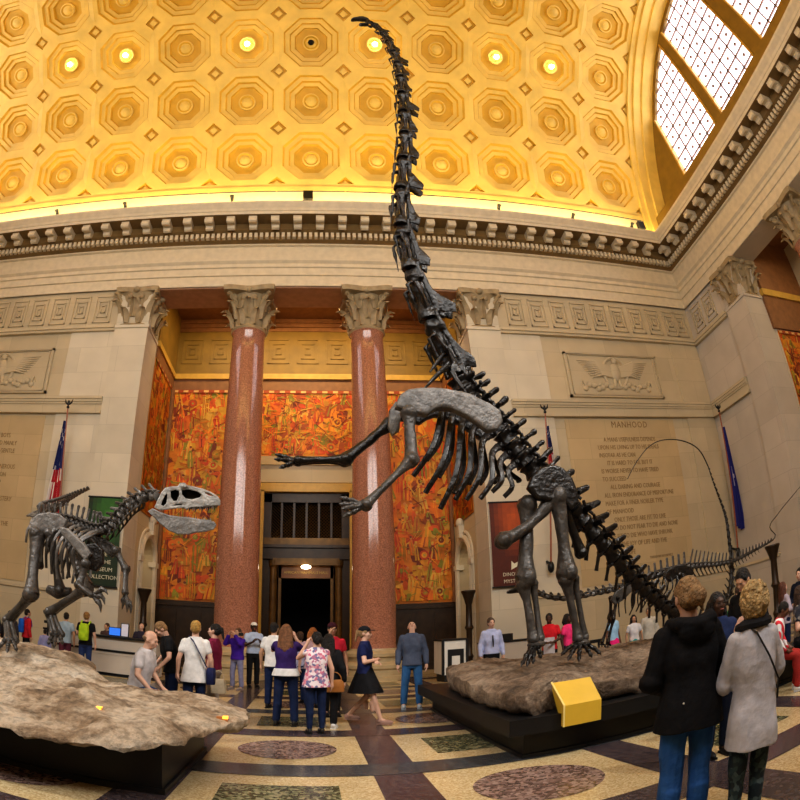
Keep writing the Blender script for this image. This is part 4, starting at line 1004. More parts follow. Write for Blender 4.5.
# back
NB_ = 10; P = place(back, [i/NB_ for i in range(NB_ + 1)])
for i in range(NB_):
    a, b = P[i], P[i + 1]; t = (b - a).normalized(); up = Vector((-t.z, 0, t.x)); up = up if up.z > 0 else -up
    q = i/(NB_ - 1); r = lerp(.17, .17, q); mb = vertebra(a, b, up, r, lerp(.24, .32, q), .12, .2, zyg=.8, wide=.24, fork=q < .4); org(mb, .016, .02).build('back_vertebra', BD, root, angle=70)
# ribs, near side then far side
ends = [(413, 476), (425, 493), (440, 509), (455, 500), (466, 500), (480, 499), (492, 492), (504, 497)]
starts = [(452, 400), (461, 409), (470, 419), (480, 428), (490, 439), (500, 450), (508, 458), (516, 467)]
for k, (e0, s0) in enumerate(zip(ends, starts)):
    for Ys, dx, dy in ((7.85 - lerp(.5, .22, k/7), 0, 0), (7.85 + lerp(.65, .3, k/7), 14, -16)):
        Yc = 7.85; A = at(s0[0], s0[1] - 4, Yc); B = at(s0[0] - 8, s0[1] + 4, (Yc + Ys)/2); mid = ((s0[0]*.45 + e0[0]*.55) + 3 + dx*.5, (s0[1]*.45 + e0[1]*.55) + 3 + dy*.4)
        Cc = at(*mid, Ys); Dd = at(e0[0] + dx, e0[1] + dy, lerp(Ys, Yc, .25))
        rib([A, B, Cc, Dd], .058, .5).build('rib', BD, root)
# pelvis
il = [(529, 488), (533, 478), (541, 470), (551, 467.5), (561, 471), (569, 480), (574, 492), (575.5, 503), (570, 508), (564, 500), (556, 497), (548, 500), (538, 498)]
for Y, m in ((7.68, BD), (8.34, BD)): org(flat_bone(il, Y, .09, bev=.035), .02, .012, 4.).build('hip_blade', m, root, angle=70)
for Y in (7.75, 8.25):
    mb = MB(); A = at(552, 499, Y); B = at(503, 541, Y); longbone(mb, A, B, .15, .085, .14, Vector((.0, 0, -.08))); org(mb, .018, .02).build('pubis', BM, root)
    mb = MB(); longbone(mb, at(562, 502, Y), at(581, 553, lerp(Y, 8, .6)), .13, .07, .11); mb.build('ischium', BD, root)
mb = MB(); mb.tube([at(546, 484, 7.66), at(546, 484, 8.36)], [.12, .12], 10); mb.tube([at(558, 494, 7.66), at(558, 494, 8.36)], [.12, .12], 10); mb.build('sacrum', BD, root)
# hind legs
def leg(hip, knee, ankle, toes, m):
    mb = MB(); longbone(mb, hip, knee, .17, .105, .18); s = (hip - knee).normalized(); mb.ell(hip + Vector((0, .12, .03)), .12, 10, 7); org(mb, .02, .02, 5.).build('thigh_bone', m, root, angle=70)
    k2 = knee.lerp(ankle, .085)
    mb = MB(); longbone(mb, k2 + Vector((-.045, 0, 0)), ankle + Vector((-.03, 0, .02)), .135, .062, .095); org(mb, .016, .014).build('shin_bone', m, root)
    mb = MB(); longbone(mb, k2 + Vector((.13, .06, 0)), ankle + Vector((.10, .04, .03)), .085, .045, .075); mb.build('calf_bone', m, root)
    mb = MB(); mb.ell(ankle + Vector((.02, 0, -.05)), (.15, .12, .06), 10, 7); mb.build('ankle_bone', m, root)
    foot_bones(root, 'toe', ankle + Vector((0, 0, -.06)), toes, .05, BD)
gz = .93
def gp(x, y, dz=.03): p = fl(x, y, gz); p.z = rtop(p.x, p.y) + dz; return p
kr = at(567, 573, 7.7); leg(at(557, 497, 7.72), kr, at(580, 640, 7.75), [at(561, 656, 7.5), at(568, 661, 7.4), at(579, 662, 7.35), at(592, 658, 7.45), at(601, 655, 7.6)], BM)
leg(at(527, 505, 7.9), at(525.5, 578, 7.8), at(535, 641, 7.75), [at(521, 667, 7.35), at(527, 667, 7.38), at(533, 664, 7.45), at(541, 659, 7.6)], BM)
# shoulder blades, arms
sc = [(398, 407), (402, 398), (409, 393), (418, 391.5), (430, 391.5), (446, 393), (460, 396), (474, 400), (488, 407), (497, 414), (499, 422), (495, 429), (487, 430), (479, 424), (466, 415), (452, 408.5), (440, 406.5), (432, 409), (425, 414), (416, 412), (407, 410)]
org(flat_bone(sc, 7.22, .09, bev=.04), .018, .018, 4., 4).build('shoulder_blade', BL, root, angle=70)
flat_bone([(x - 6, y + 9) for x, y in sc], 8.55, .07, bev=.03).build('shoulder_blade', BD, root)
flat_bone([(391, 412), (396, 405), (399, 407), (398, 420), (397, 430), (393, 433), (390, 427)], 7.6, .08, bev=.03).build('collar_bone', BL, root)
def arm(sh, el, wr, tips, m, rr=1.0):
    mb = MB(); longbone(mb, sh, el, .13*rr, .075*rr, .12*rr); org(mb, .016, .016).build('upper_arm_bone', m, root, angle=70)
    for dy, r_ in ((-.05, .062), (.06, .055)):
        mb = MB(); longbone(mb, el + Vector((-.02, dy, 0)), wr + Vector((0, dy*.8, 0)), r_*1.5*rr, r_*.75*rr, r_*1.2*rr); mb.build('forearm_bone', m, root)
    mb = MB(); mb.ell(wr, .085*rr, 9, 7); mb.build('wrist_bone', m, root)
    for tp in tips:
        p = place([wr, wr.lerp(tp, .5), tp], [0, .55, .8, 1]); mb = MB(); longbone(mb, p[0], p[1], .05*rr, .032*rr, .045*rr); longbone(mb, p[1], p[2], .042*rr, .03*rr, .038*rr); mb.tube([p[2], p[3]], [.035*rr, .008], 7); mb.build('finger', m, root)
arm(at(409, 413, 7.15), at(411.5, 461, 7.0), at(366, 505, 6.8), [at(340, 497, 6.75), at(339, 504, 6.7), at(341, 509, 6.68), at(343, 517, 6.72)], BM)
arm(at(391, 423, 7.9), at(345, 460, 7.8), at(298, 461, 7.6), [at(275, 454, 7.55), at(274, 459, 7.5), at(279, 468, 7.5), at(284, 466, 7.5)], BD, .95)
# tail: many vertebrae, then a whip of bare cable
NT = 46; st = [0]; wsum = 0
for i in range(NT): wsum += 1.0 - .62*(i/NT); st.append(wsum)
st = [s/wsum for s in st]; P = place(tail, st)
for i in range(NT):
    a, b = P[i], P[i + 1]; t = (b - a).normalized(); q = i/(NT - 1)
    up = Vector((-t.z, 0, t.x))
    if i < 26 and up.z < 0: up = -up
    if i >= 26: up = Vector((1, 0, 0)) if t.z > .3 else Vector((0, 0, 1))
    r = lerp(.165, .014, min(1, q**.72)); sp = max(0, lerp(.30, -.10, q)); up0 = up - t*up.dot(t); up0.normalize()
    vertebra(a, b, up, r, sp, .45, r*max(0, 1.3 - 2.2*q), zyg=.7 if q < .7 else 0, wide=.16).build('tail_vertebra', BD, root)
    if 2 <= i < 30: chevron(a, t, -up0, r, lerp(.30, .09, i/30)).build('chevron', BD, root)
whip_px = [(708, 466), (700, 451), (689, 443), (674, 439.5), (659, 441), (648, 447.5), (640, 457), (633, 468), (627.5, 479)]
wp = place([at(x, y, 10.2) for x, y in whip_px], [i/40 for i in range(41)])
mb = MB(); mb.tube(wp, [lerp(.016, .008, i/40) for i in range(41)], 6); mb.build('tail_whip', BD, root)

# ---------------- the small long-necked juvenile behind it
JY = 9.9
root = thing('dinosaur_skeleton', 'small juvenile long-necked skeleton standing behind the tail of the rearing one', 'skeleton', at(655, 640, JY))
root.location.z = .95; ORG[root.name] = root.location.copy()
jn = [(517, 590), (526, 588), (534, 591), (543, 596), (554, 598.5), (566, 599), (578, 597.5), (590, 594.5), (603, 592), (616, 589), (628, 585)]
jb = [(628, 585), (640, 581), (652, 577), (664, 573), (676, 570), (688, 567)]
jt = [(688, 567), (704, 565.5), (721, 564), (736, 560), (751, 552.5), (765, 545), (773, 540)]
jw = [(773, 540), (775.5, 535), (770, 528.5), (771, 523), (776, 516.5), (784, 506), (792, 496.5), (801, 486), (809, 480)]
P = place([at(x, y, lerp(8.9, JY, i/10)) for i, (x, y) in enumerate(jn)], [i/15 for i in range(16)])
for i in range(1, 15):
    a, b = P[i], P[i + 1]; r = lerp(.030, .060, i/15)
    vertebra(a, b, Vector((0, 0, 1)), r, r*1.1, -.6, r*1.0, wide=.15).build('neck_vertebra', BM if i % 3 else BL, root)
p0, p1 = P[1], P[0]; d = p1 - p0
mb = MB(); mb.loft([[p0 + d*q + Vector((0, w_*math.cos(2*math.pi*j/8), hgt*math.sin(2*math.pi*j/8))) for j in range(8)] for q, w_, hgt in ((-.1, .03, .035), (.4, .05, .06), (1.0, .045, .05), (1.8, .035, .035), (2.2, .03, .02))]); mb.build('skull', BD, root)
P = place([at(x, y, JY) for x, y in jb], [i/10 for i in range(11)])
for i in range(10):
    vertebra(P[i], P[i + 1], Vector((.15, 0, 1)), .070, lerp(.12, .24, i/9), .1, .06, wide=.18).build('back_vertebra', BM, root)
    if i < 9:
        for s in (-1, 1):
            c = P[i]; rib([c, c + Vector((-.03, s*.22, -.06)), c + Vector((-.06, s*.32, -.34)), c + Vector((-.13, s*.2, -.60 + .025*i))], .022, .5).build('rib', BD, root)
P = place([at(x, y, JY - .02*i) for i, (x, y) in enumerate(jt)], [i/24 for i in range(25)])
for i in range(24):
    q = i/23; r = lerp(.062, .018, q); t = (P[i + 1] - P[i]).normalized()
    vertebra(P[i], P[i + 1], Vector((.0, 0, 1)), r, lerp(.30, .04, q**.7), .35, r*.8*(1 - q), wide=.16, zyg=.6).build('tail_vertebra', BM, root)
    if i < 20: chevron(P[i], t, Vector((0, 0, -1)), r, lerp(.16, .06, q)).build('chevron', BD, root)
mb = MB(); wp = place([at(x, y, JY - .15) for x, y in jw], [i/30 for i in range(31)]); mb.tube(wp, [lerp(.016, .008, i/30) for i in range(31)], 6); mb.build('tail_whip', BM, root)
for Y in (JY - .22, JY + .22):
    flat_bone([(664, 576), (668, 570), (675, 567), (683, 566), (690, 568), (692, 574), (684, 579), (676, 577), (670, 581)], Y, .05, bev=.02).build('hip_blade', BD, root)
    flat_bone([(611, 600), (616, 592), (622, 588), (640, 578), (645, 580), (630, 592), (622, 600), (615, 604)], Y, .04, bev=.015).build('shoulder_blade', BM, root)
    dx = 0 if Y < JY else 6
    mb = MB(); longbone(mb, at(679 + dx*.3, 575, Y), at(673 + dx, 602, Y), .075, .04, .07); mb.build('thigh_bone', BD, root)
    mb = MB(); longbone(mb, at(673 + dx, 604, Y), at(677 + dx, 628, Y), .065, .035, .055); mb.build('shin_bone', BD, root)
    foot_bones(root, 'toe', at(677 + dx, 630, Y), [at(671 + dx, 638, Y - .12), at(676 + dx, 640, Y - .15), at(682 + dx, 639, Y - .12)], .025, BD)
    mb = MB(); longbone(mb, at(617 - dx, 598, Y), at(613 - dx*.5, 619, Y), .06, .032, .055); mb.build('upper_arm_bone', BD, root)
    mb = MB(); longbone(mb, at(613 - dx*.5, 620, Y), at(608 - dx, 642, Y), .05, .026, .045); mb.build('forearm_bone', BD, root)
    foot_bones(root, 'finger', at(608 - dx, 643, Y), [at(603 - dx, 650, Y - .1), at(608 - dx, 651, Y - .12), at(613 - dx, 650, Y - .08)], .022, BD)

# ---------------- the open-jawed meat-eater on the left
AY = 7.0
root = thing('dinosaur_skeleton', 'open-jawed meat-eating dinosaur skeleton stalking on the tan rock slab', 'skeleton', (-3.3, 7.0, .9))
sp_px = [(38, 523), (47, 521), (58, 520.5), (70, 522), (82, 526), (93, 530), (102, 530.5), (110, 527), (117, 519.5), (124, 511.5), (131, 505), (139, 500), (148, 497), (157, 496)]
sp = [at(x, y, lerp(7.5, 6.9, i/13)) for i, (x, y) in enumerate(sp_px)]
P = place(sp, [i/24 for i in range(25)])
for i in range(24):
    a, b = P[i], P[i + 1]; q = i/23; r = lerp(.075, .062, q); t = (b - a).normalized(); nk = i >= 14
    up = Vector((-t.z, 0, t.x)); up = up if up.z > 0 else -up
    vertebra(a, b, up, r, .10 if nk else .17, -.9 if nk else -.15, .07, wide=.22 if nk else .3, zyg=.9).build('neck_vertebra' if nk else 'back_vertebra', (BL if i % 2 else BM) if nk else BM, root)
    if nk and i < 22:
        for s in (-1, 1):
            c = (a + b)/2; mb = MB(); mb.tube([c - up*r*.6 + Vector((0, s*r, 0)), c - up*r*1.6 + Vector((0, s*r*1.2, 0)) - t*.03, c - up*r*1.9 + Vector((0, s*r*1.2, 0)) - t*.14], [.022, .018, .005], 6); mb.build('rib', BM, root)
# tail runs away behind
tl = [at(38, 523, 7.5), at(41, 517, 8.3), at(52, 510, 9.2), at(64, 502.5, 10.2), at(77, 495, 11.0), at(89, 489, 11.6)]
P = place(tl, [i/26 for i in range(27)])
for i in range(26):
    a, b = P[i], P[i + 1]; q = i/25; r = lerp(.085, .022, q); t = (b - a).normalized()
    vertebra(a, b, Vector((0, 0, 1)), r, lerp(.17, .02, q), .3, r*max(0, 1.2 - 1.5*q), wide=.25, zyg=.7).build('tail_vertebra', BL if i < 4 else BM, root)
    if i < 20: chevron(a, t, Vector((0, 0, -1)), r, lerp(.2, .05, q)).build('chevron', BM, root)
# ribs
for k in range(11):
    p = place(sp[:9], [(k + 1.5)/14])[0]; ln = .80 - .035*abs(k - 6)**1.4
    for s in (-1, 1):
        c = p; rib([c + Vector((0, s*.05, -.02)), c + Vector((-.03, s*.26, -.10)), c + Vector((-.09 - .01*k, s*.36, -ln*.5)), c + Vector((-.16, s*.26, -ln))], .030, .55).build('rib', BM if k % 3 else BL, root)
for s in (-1, 1):                                     # hips
    Y = 7.35 + s*.26
    flat_bone([(30, 528), (33, 520), (40, 515.5), (50, 514), (60, 516), (66, 521), (63, 528), (54, 532), (48, 536), (40, 533), (34, 535)], Y, .05, bev=.02).build('hip_blade', BL, root)
    mb = MB(); longbone(mb, at(50, 534, Y), at(60, 590, 7.3 + s*.08), .10, .05, .09); mb.build('pubis', BM, root)
    mb = MB(); longbone(mb, at(42, 533, Y), at(40, 566, 7.35 + s*.1), .08, .04, .06); mb.build('ischium', BM, root)
mb = MB(); mb.tube([at(48, 589, 7.28), at(58, 593, 7.25), at(71, 591, 7.22)], [(.06, .05), (.09, .08), (.05, .04)], 9, up=(0, 0, 1)); mb.build('pubic_boot', BM, root)
def gl(x, y): p = fl(x, y, .98); p.z = ltop(p.x, p.y) + .04; return p
def tleg(hip, knee, ankle, foot, toes):
    mb = MB(); longbone(mb, hip, knee, .12, .075, .12); mb.build('thigh_bone', BM, root)
    mb = MB(); longbone(mb, knee.lerp(ankle, .06), ankle, .11, .05, .075); mb.build('shin_bone', BM, root)
    mb = MB(); d = Vector((.05, .06, .0)); longbone(mb, knee.lerp(ankle, .06) + d, ankle + d, .055, .025, .045); mb.build('calf_bone', BL, root)
    for k in (-1, 0, 1):
        mb = MB(); o = Vector((.055*k, .03*abs(k), 0)); longbone(mb, ankle + o*.8, foot + o*1.3, .055, .033, .05); mb.build('foot_bone', BM, root)
    foot_bones(root, 'toe', foot, toes, .042, BM)
tleg(at(37, 534, 7.0), at(31, 594, 6.75), at(7, 620, 6.95), at(10, 640, 6.6), [at(-4, 652, 6.4), at(7, 653, 6.3), at(17, 652, 6.4)])
tleg(at(64, 528, 7.6), at(86, 588, 7.0), at(49, 612, 7.2), at(56, 634, 7.1), [at(48, 645, 6.95), at(54, 648, 6.9), at(63, 645, 7.0)])
# shoulder girdle and short clawed arms
flat_bone([(84, 552), (88, 546), (96, 545), (102, 551), (102, 563), (96, 570), (88, 568), (84, 560)], 6.72, .05, bev=.02).build('collar_bone', BD, root)
flat_bone([(62, 529), (68, 530), (84, 545), (90, 554), (86, 559), (76, 547), (64, 535)], 6.66, .05, bev=.02).build('shoulder_blade', BL, root)
flat_bone([(84, 531), (92, 532), (112, 545), (118, 552), (112, 556), (100, 546), (86, 537)], 7.3, .05, bev=.02).build('shoulder_blade', BM, root)
def tarm(sh, el, wr, claws):
    mb = MB(); longbone(mb, sh, el, .08, .045, .07); mb.build('upper_arm_bone', BM, root)
    for dy in (-.03, .035): mb = MB(); longbone(mb, el + Vector((0, dy, 0)), wr + Vector((0, dy, 0)), .048, .026, .042); mb.build('forearm_bone', BM, root)
    for c in claws:
        p = place([wr, wr.lerp(c, .5) + Vector((0, 0, .03)), c], [0, .45, .62, .8, 1]); mb = MB(); longbone(mb, p[0], p[1], .034, .022, .03); mb.tube([p[1], p[2] + Vector((0, 0, .03)), p[3] + Vector((.01, 0, .02)), p[4] + Vector((0, 0, -.02))], [.034, .036, .024, .004], 8); mb.build('claw', BM, root)
tarm(at(86, 564, 6.66), at(79, 585, 6.6), at(92, 595, 6.45), [at(108, 593, 6.4), at(105, 603, 6.4), at(101, 611, 6.42)])
tarm(at(116, 551, 7.25), at(126, 569, 7.2), at(125, 593, 7.05), [at(131, 612, 7.0), at(127, 611, 7.0), at(122, 608, 7.05)])
# skull: two side walls pierced by openings, a roof, teeth and a dropped jaw
def X_(p): return p
SKY = 6.9
up_out = [(155.5, 507), (159, 499), (162, 493), (166, 488.5), (172, 487.3), (178, 487), (180.5, 484), (184, 483.6), (187, 486), (194, 487.5), (202, 489.5), (210, 492.5), (216.5, 496.5), (219.5, 500.5), (219.5, 504.5), (216.5, 505), (209, 505.6), (200, 506.2), (191, 506.4), (186.5, 508.5), (184.5, 507), (176, 507.5), (168, 508.5), (160, 509.5)]
holes = [[(160.5, 504.5), (164, 496), (167, 492.5), (167.8, 497), (166.8, 503), (164, 506)], [(170.5, 491.5), (175, 489.8), (179, 491), (179.5, 495), (177, 500.5), (173.5, 501), (171, 497)],
         [(182.5, 490), (189, 489.5), (196, 491), (201, 494), (199, 497.5), (192, 499.5), (186, 498.5), (182.8, 495)], [(204.5, 491.5), (208.5, 492.2), (213.5, 495.2), (213, 497), (208.5, 496), (205.2, 494)],
         [(171, 505.2), (176, 503.2), (182.5, 503.2), (183.3, 506), (177, 506.3), (172, 506.8)]]
holes = [[(sum(q[0] for q in h)/len(h) + (x - sum(q[0] for q in h)/len(h))*1.2, sum(q[1] for q in h)/len(h) + (y - sum(q[1] for q in h)/len(h))*1.18) for x, y in h] for h in holes[:4]] + holes[4:]
def sw(px): return lerp(.20, .07, max(0, min(1, (px - 156)/62)))   # half width of the skull
def skull_plate(outl, hol, s, th=.028, bev=.010):
    k = 1/100
    vs, fs = plate([(x*k, -y*k) for x, y in outl], [[(x*k, -y*k) for x, y in h] for h in hol], th, bev)
    out = []
    for v in vs:
        px, py = v.x/k, -v.y/k; out.append(at(px, py, SKY + s*sw(px) - v.z))
    return out, fs
mb = MB()
for s in (-1, 1): mb.add(*skull_plate(up_out, holes, s))
top = [(159, 499), (162, 493), (166, 488.7), (172, 487.6), (178, 487.2), (187, 486.6), (194, 488), (202, 490), (210, 493), (216.5, 497), (219.5, 501), (219.5, 504.5)]
rings = []
for x, y in top:
    a, b = at(x, y + .8, SKY - sw(x)), at(x, y + .8, SKY + sw(x)); c = (a + b)/2; u = Vector((0, 0, .014))
    rings.append([a - u, a + u, c + u*1.8, b + u, b - u, c - u*.2])
mb.loft(rings); 
pal = []
for x, y in ((186, 508), (200, 508), (212, 506.5), (218, 504)):
    a, b = at(x, y, SKY - sw(x)), at(x, y, SKY + sw(x)); u = Vector((0, 0, .012)); pal.append([a - u, a + u, b + u, b - u])
mb.loft(pal)
for s in (-1, 1): mb.ell(at(183.5, 486.5, SKY + s*.16), (.055, .03, .035), 9, 6)
skull = mb.build('skull', M['bone_pale'], root)
dk = [(158, 505), (161, 496), (166, 490.5), (180, 489), (196, 490.5), (203, 493.5), (205, 499), (214, 500), (216, 504), (186, 507.5), (170, 506)]
vs_, fs_ = plate([(x/100, -y/100) for x, y in dk], [], .05, .012); mb = MB(); mb.add([at(v.x*100, -v.y*100, SKY - v.z) for v in vs_], fs_); mb.build('skull_shade_plate', BD, skull)  # dark plate added so the skull openings look shaded
for s in (-1, 1):
    for k in range(15):
        mb = MB()
        x = 187.5 + 2.1*k; y = 506.0 - (0 if k < 11 else (k - 10)*.35); ln = 4.6 + 1.3*math.sin(k*2.1); c = at(x, y - .6, SKY + s*sw(x)); d = at(x - .7, y + ln, SKY + s*sw(x)*.97); mb.tube([c, c.lerp(d, .5) + Vector((.006, 0, 0)), d], [(.021, .013), (.017, .011), .003], 6); mb.build('tooth', BM if k % 3 else M['bone_pale'], skull)
jo = [(149.5, 511.5), (153, 509.5), (160, 513), (168, 516), (178, 517.5), (190, 518.5), (200, 520.5), (208, 521), (213.5, 522.5), (215, 525), (213, 528.5), (206, 530.5), (196, 531.5), (188, 533.5), (178, 533.2), (169, 529.5), (161, 523), (154.5, 516.5)]
mb = MB()
for s in (-1, 1): mb.add(*skull_plate(jo, [], s, .035, .012))
ch = []
for x, y in ((205, 526), (210, 526), (214, 525.5)):
    a, b = at(x, y, SKY - sw(x)), at(x, y, SKY + sw(x)); u = Vector((0, 0, .035)); ch.append([a - u, a + u, b + u, b - u])
mb.loft(ch); jaw = mb.build('jaw', BL, root)
for s in (-1, 1):
    for k in range(13):
        mb = MB()
        x = 187 + 2.0*k; y = 519 + k*.22; ln = 2.6 + .9*math.sin(k*1.7); c = at(x, y + .6, SKY + s*sw(x)); d = at(x - .6, y - ln, SKY + s*sw(x)*.98); mb.tube([c, d], [(.016, .011), .003], 6); mb.build('tooth', BM if k % 3 else M['bone_pale'], jaw)
# ------------------------------------------------------------------ people
def ring_(cx, cy, z, rx, ry, n=18, p=2.4):
    out = []
    for j in range(n):
        a = 2*math.pi*j/n; c, s = math.cos(a), math.sin(a); k = (abs(c)**p + abs(s)**p)**(-1/p); out.append(Vector((cx + rx*c*k, cy + ry*s*k, z)))
    return out
ARMS = {  # elbow, wrist, hand direction (x is mirrored for the left arm), finger curl
    'down': ((.245, -.03, 1.10), (.262, .03, .865), (.0, .12, -1), .5),
    'fold': ((.255, .06, 1.10), (-.03, .20, 1.13), (-1, .05, .1), .7),
    'front': ((.25, .02, 1.11), (.10, .24, 1.03), (-.7, .6, .1), .8),
    'camera': ((.25, .20, 1.27), (.10, .25, 1.50), (-.4, .2, .9), .9),
    'read': ((.24, .05, 1.10), (.10, .29, 1.20), (-.4, .5, .5), .9),
    'reach': ((.24, .12, 1.13), (.20, .36, 1.06), (0, 1, -.1), .4),
    'low': ((.25, .06, 1.12), (.20, .24, .93), (-.2, .7, -.6), .7),
    'chin': ((.215, .10, 1.09), (.06, .20, 1.37), (-.3, .0, .95), .8),
    'back': ((.26, -.12, 1.12), (.24, -.10, .88), (0, .1, -1), .5),
    'face': ((.22, .20, 1.26), (.06, .15, 1.53), (-.3, -.2, .9), .8),
}
def hand(mb, w, d, inward, s, curl, side):
    d = Vector(d).normalized(); n = Vector(inward); n = (n - d*n.dot(d)).normalized(); t = d.cross(n)
    lens = (.070, .080, .076, .060)
    for k in range(4):
        o = w + d*.085*s + t*(.030 - .020*k)*s; pts = [o - d*.02*s, o]; dd = d.copy(); L = lens[k]*s
        for q, f_ in enumerate((.45, .33, .26)):
            dd = (dd + n*curl*(.30 + .28*q)).normalized(); pts.append(pts[-1] + dd*L*f_)
        mb.tube(pts, [.0095*s, .0095*s, .0085*s, .0078*s, .005*s], 6)
    sg = 1
    o = w + d*.025*s + t*.034*s*sg; dd = (d*.7 + t*.75*sg + n*.25).normalized(); p1 = o + dd*.035*s; p2 = p1 + (dd + d*.5 + n*curl*.4).normalized()*.032*s; p3 = p2 + (d + n*curl*.7).normalized()*.024*s
    mb.tube([o - dd*.02*s, o, p1, p2, p3], [.012*s, .012*s, .011*s, .0095*s, .006*s], 6)
def person(label, x, y, H, h, skin=(.55, .32, .22), hair=('short', (.05, .03, .02)), top=((.3, .3, .3), 'short', .84, .02), bottom=('trousers', (.03, .05, .12)), shoes=(.02, .02, .02),
           arms=('down', 'down'), legs='stand', lean=0., hp=0., hy=0., z0=0., vox=.015, cap=None, female=False, face=True, topm=None, botm=None, hem=None, flare=0., wrinkle=0., hood=False, sx=1.0, seatz=.46, apron=None):
    s = H/1.70; rt = thing('person', label, 'person', (x, y, z0)); O = Vector((x, y, z0)); RZ = Matrix.Rotation(R(h), 3, 'Z')
    sit = legs == 'sit'; dz = (seatz/s - .86) if sit else 0.
    piv = Vector((0, 0, .95)); RL_ = Matrix.Rotation(R(-lean), 3, 'X'); nk = Vector((0, -.005, 1.47))
    RH = Matrix.Rotation(R(hy), 3, 'Z') @ Matrix.Rotation(R(hp), 3, 'X')
    def B(p):                                             # bend of the trunk, then placement
        p = Vector(p)
        if p.z > .95 or lean == 0: q = piv + RL_ @ (p - piv) if p.z > .90 else p
        else: q = p
        return q + Vector((0, 0, dz))
    def W(p): return O + RZ @ (Vector((p[0]*sx, p[1], p[2]))*s)
    def T(p): return W(B(p))
    def HD(p): return W(B(nk + RH @ (Vector(p) - nk)))
    def moved(mb, fn): mb.v = [tuple(fn(v)) for v in mb.v]; return mb
    def add(dst, src): o = len(dst.v); dst.v += src.v; dst.f += [tuple(i + o for i in f) for f in src.f]; dst.m += src.m; dst.c += src.c
    shw = .172 if female else .188
    # ---- joints of the legs
    if legs == 'stand': LG = [((.088, 0, .90), (.098, .012, .49), (.10, -.015, .085)), ((-.088, 0, .90), (-.098, .0, .49), (-.10, -.02, .085))]
    elif legs == 'apart': LG = [((.088, 0, .90), (.13, .03, .49), (.15, -.015, .085)), ((-.088, 0, .90), (-.12, .0, .49), (-.14, -.02, .085))]
    elif legs == 'walk': LG = [((.088, 0, .90), (.092, .17, .51), (.095, .30, .10)), ((-.088, 0, .90), (-.09, .02, .49), (-.095, -.30, .14))]
    elif legs == 'sit': LG = [((.09, 0, .88 + dz), (.13, .42, .46/s + .04), (.12, .44, .09)), ((-.09, 0, .88 + dz), (-.12, .42, .46/s + .04), (-.13, .38, .09))]
    # ---- body
    b = MB()
    rings = [ring_(0, 0, .80, .10, .09), ring_(0, -.01, .88, .155, .105), ring_(0, -.005, .97, .145, .10), ring_(0, .0, 1.08, .122 if female else .135, .092), ring_(0, .005, 1.22, .145 if female else .160, .108), ring_(0, 0, 1.33, shw*.92, .098), ring_(0, -.005, 1.40, shw*.80, .078), ring_(0, -.01, 1.44, .075, .06)]
    tb = MB(); tb.loft(rings); moved(tb, T); add(b, tb)
    nb = MB(); nb.capsule((0, -.012, 1.40), (0, .004, 1.53), .060, .053); moved(nb, T); add(b, nb)
    hb = MB(); hb.ell((0, -.012, 1.612), (.073, .093, .088), 16, 12); hb.ell((0, .032, 1.562), (.061, .064, .088), 14, 10); hb.ell((0, .052, 1.508), (.042, .042, .034), 12, 8)
    hb.capsule((0, .090, 1.590), (0, .112, 1.562), .009, .015, 8); hb.ell((0, .083, 1.612), (.050, .02, .014), 10, 6); hb.ell((0, .098, 1.528), (.024, .010, .010), 8, 6)
    for q in (-1, 1): hb.ell((q*.074, -.005, 1.575), (.012, .026, .034), 8, 6); hb.ell((q*.038, .065, 1.560), (.026, .028, .024), 8, 6)
    moved(hb, HD); add(b, hb)
    hands = []
    AJ = []
    for q, an in ((1, arms[0]), (-1, arms[1])):
        e, w_, hd, curl = ARMS[an]
        sh = Vector((q*(shw - .014), 0, 1.362)); e = Vector((q*e[0], e[1], e[2])); w_ = Vector((q*w_[0], w_[1] + (.03 if q < 0 and an == 'fold' else 0), w_[2] - (.05 if q < 0 and an == 'fold' else 0))); hd = Vector((q*hd[0], hd[1], hd[2])).normalized()
        AJ.append((sh, e, w_)); ab = MB(); ab.capsule(sh, e, .050, .040); ab.capsule(e, w_, .041, .028); ab.capsule(w_ + hd*.012, w_ + hd*.07, .030, .034); moved(ab, T); add(b, ab)
        inw = Vector((-q, .15, 0)) if abs(hd.z) > .6 else Vector((0, -.3, -1))
        mh = MB(); hand(mh, w_, hd, inw, 1.0, curl, q); moved(mh, T); hands.append(mh)
    for hp_, kn, an in LG:
        lb = MB(); lb.capsule(hp_, kn, .082, .055); lb.capsule(kn, an, .054, .036); lb.capsule((kn[0], kn[1] - .02, lerp(kn[2], an[2], .3)), (kn[0], kn[1] - .01, lerp(kn[2], an[2], .6)), .048, .035); lb.capsule(an, (an[0], an[1] + .10, an[2] - .04), .036, .030); moved(lb, W); add(b, lb)
    rb = remeshed(b, vox*s, 2)
    for mh in hands: add(rb, mh)
    rb.build('body', skinm(skin), rt)
    # ---- face
    if face:
        for q in (-1, 1):
            m = MB(); m.ell((q*.030, .0905, 1.594), (.011, .008, .007), 8, 6); moved(m, HD); m.build('eye', mat('eye', (.02, .015, .012), .3) if 'eye' not in M else M['eye'], rt)
        m = MB(); m.ell((0, .1035, 1.529), (.024, .007, .006), 8, 6); moved(m, HD); m.build('mouth', M['lip'], rt)
    # ---- trousers or skirt
    def tailor(mb, name, m, v=None):
        q = remeshed(mb, v or vox*s, 2, wrinkle, 9.0, x*3 + y); return q.build(name, m, rt)
    kind, bc = bottom[0], bottom[1]; bm_ = botm or cloth(bc)
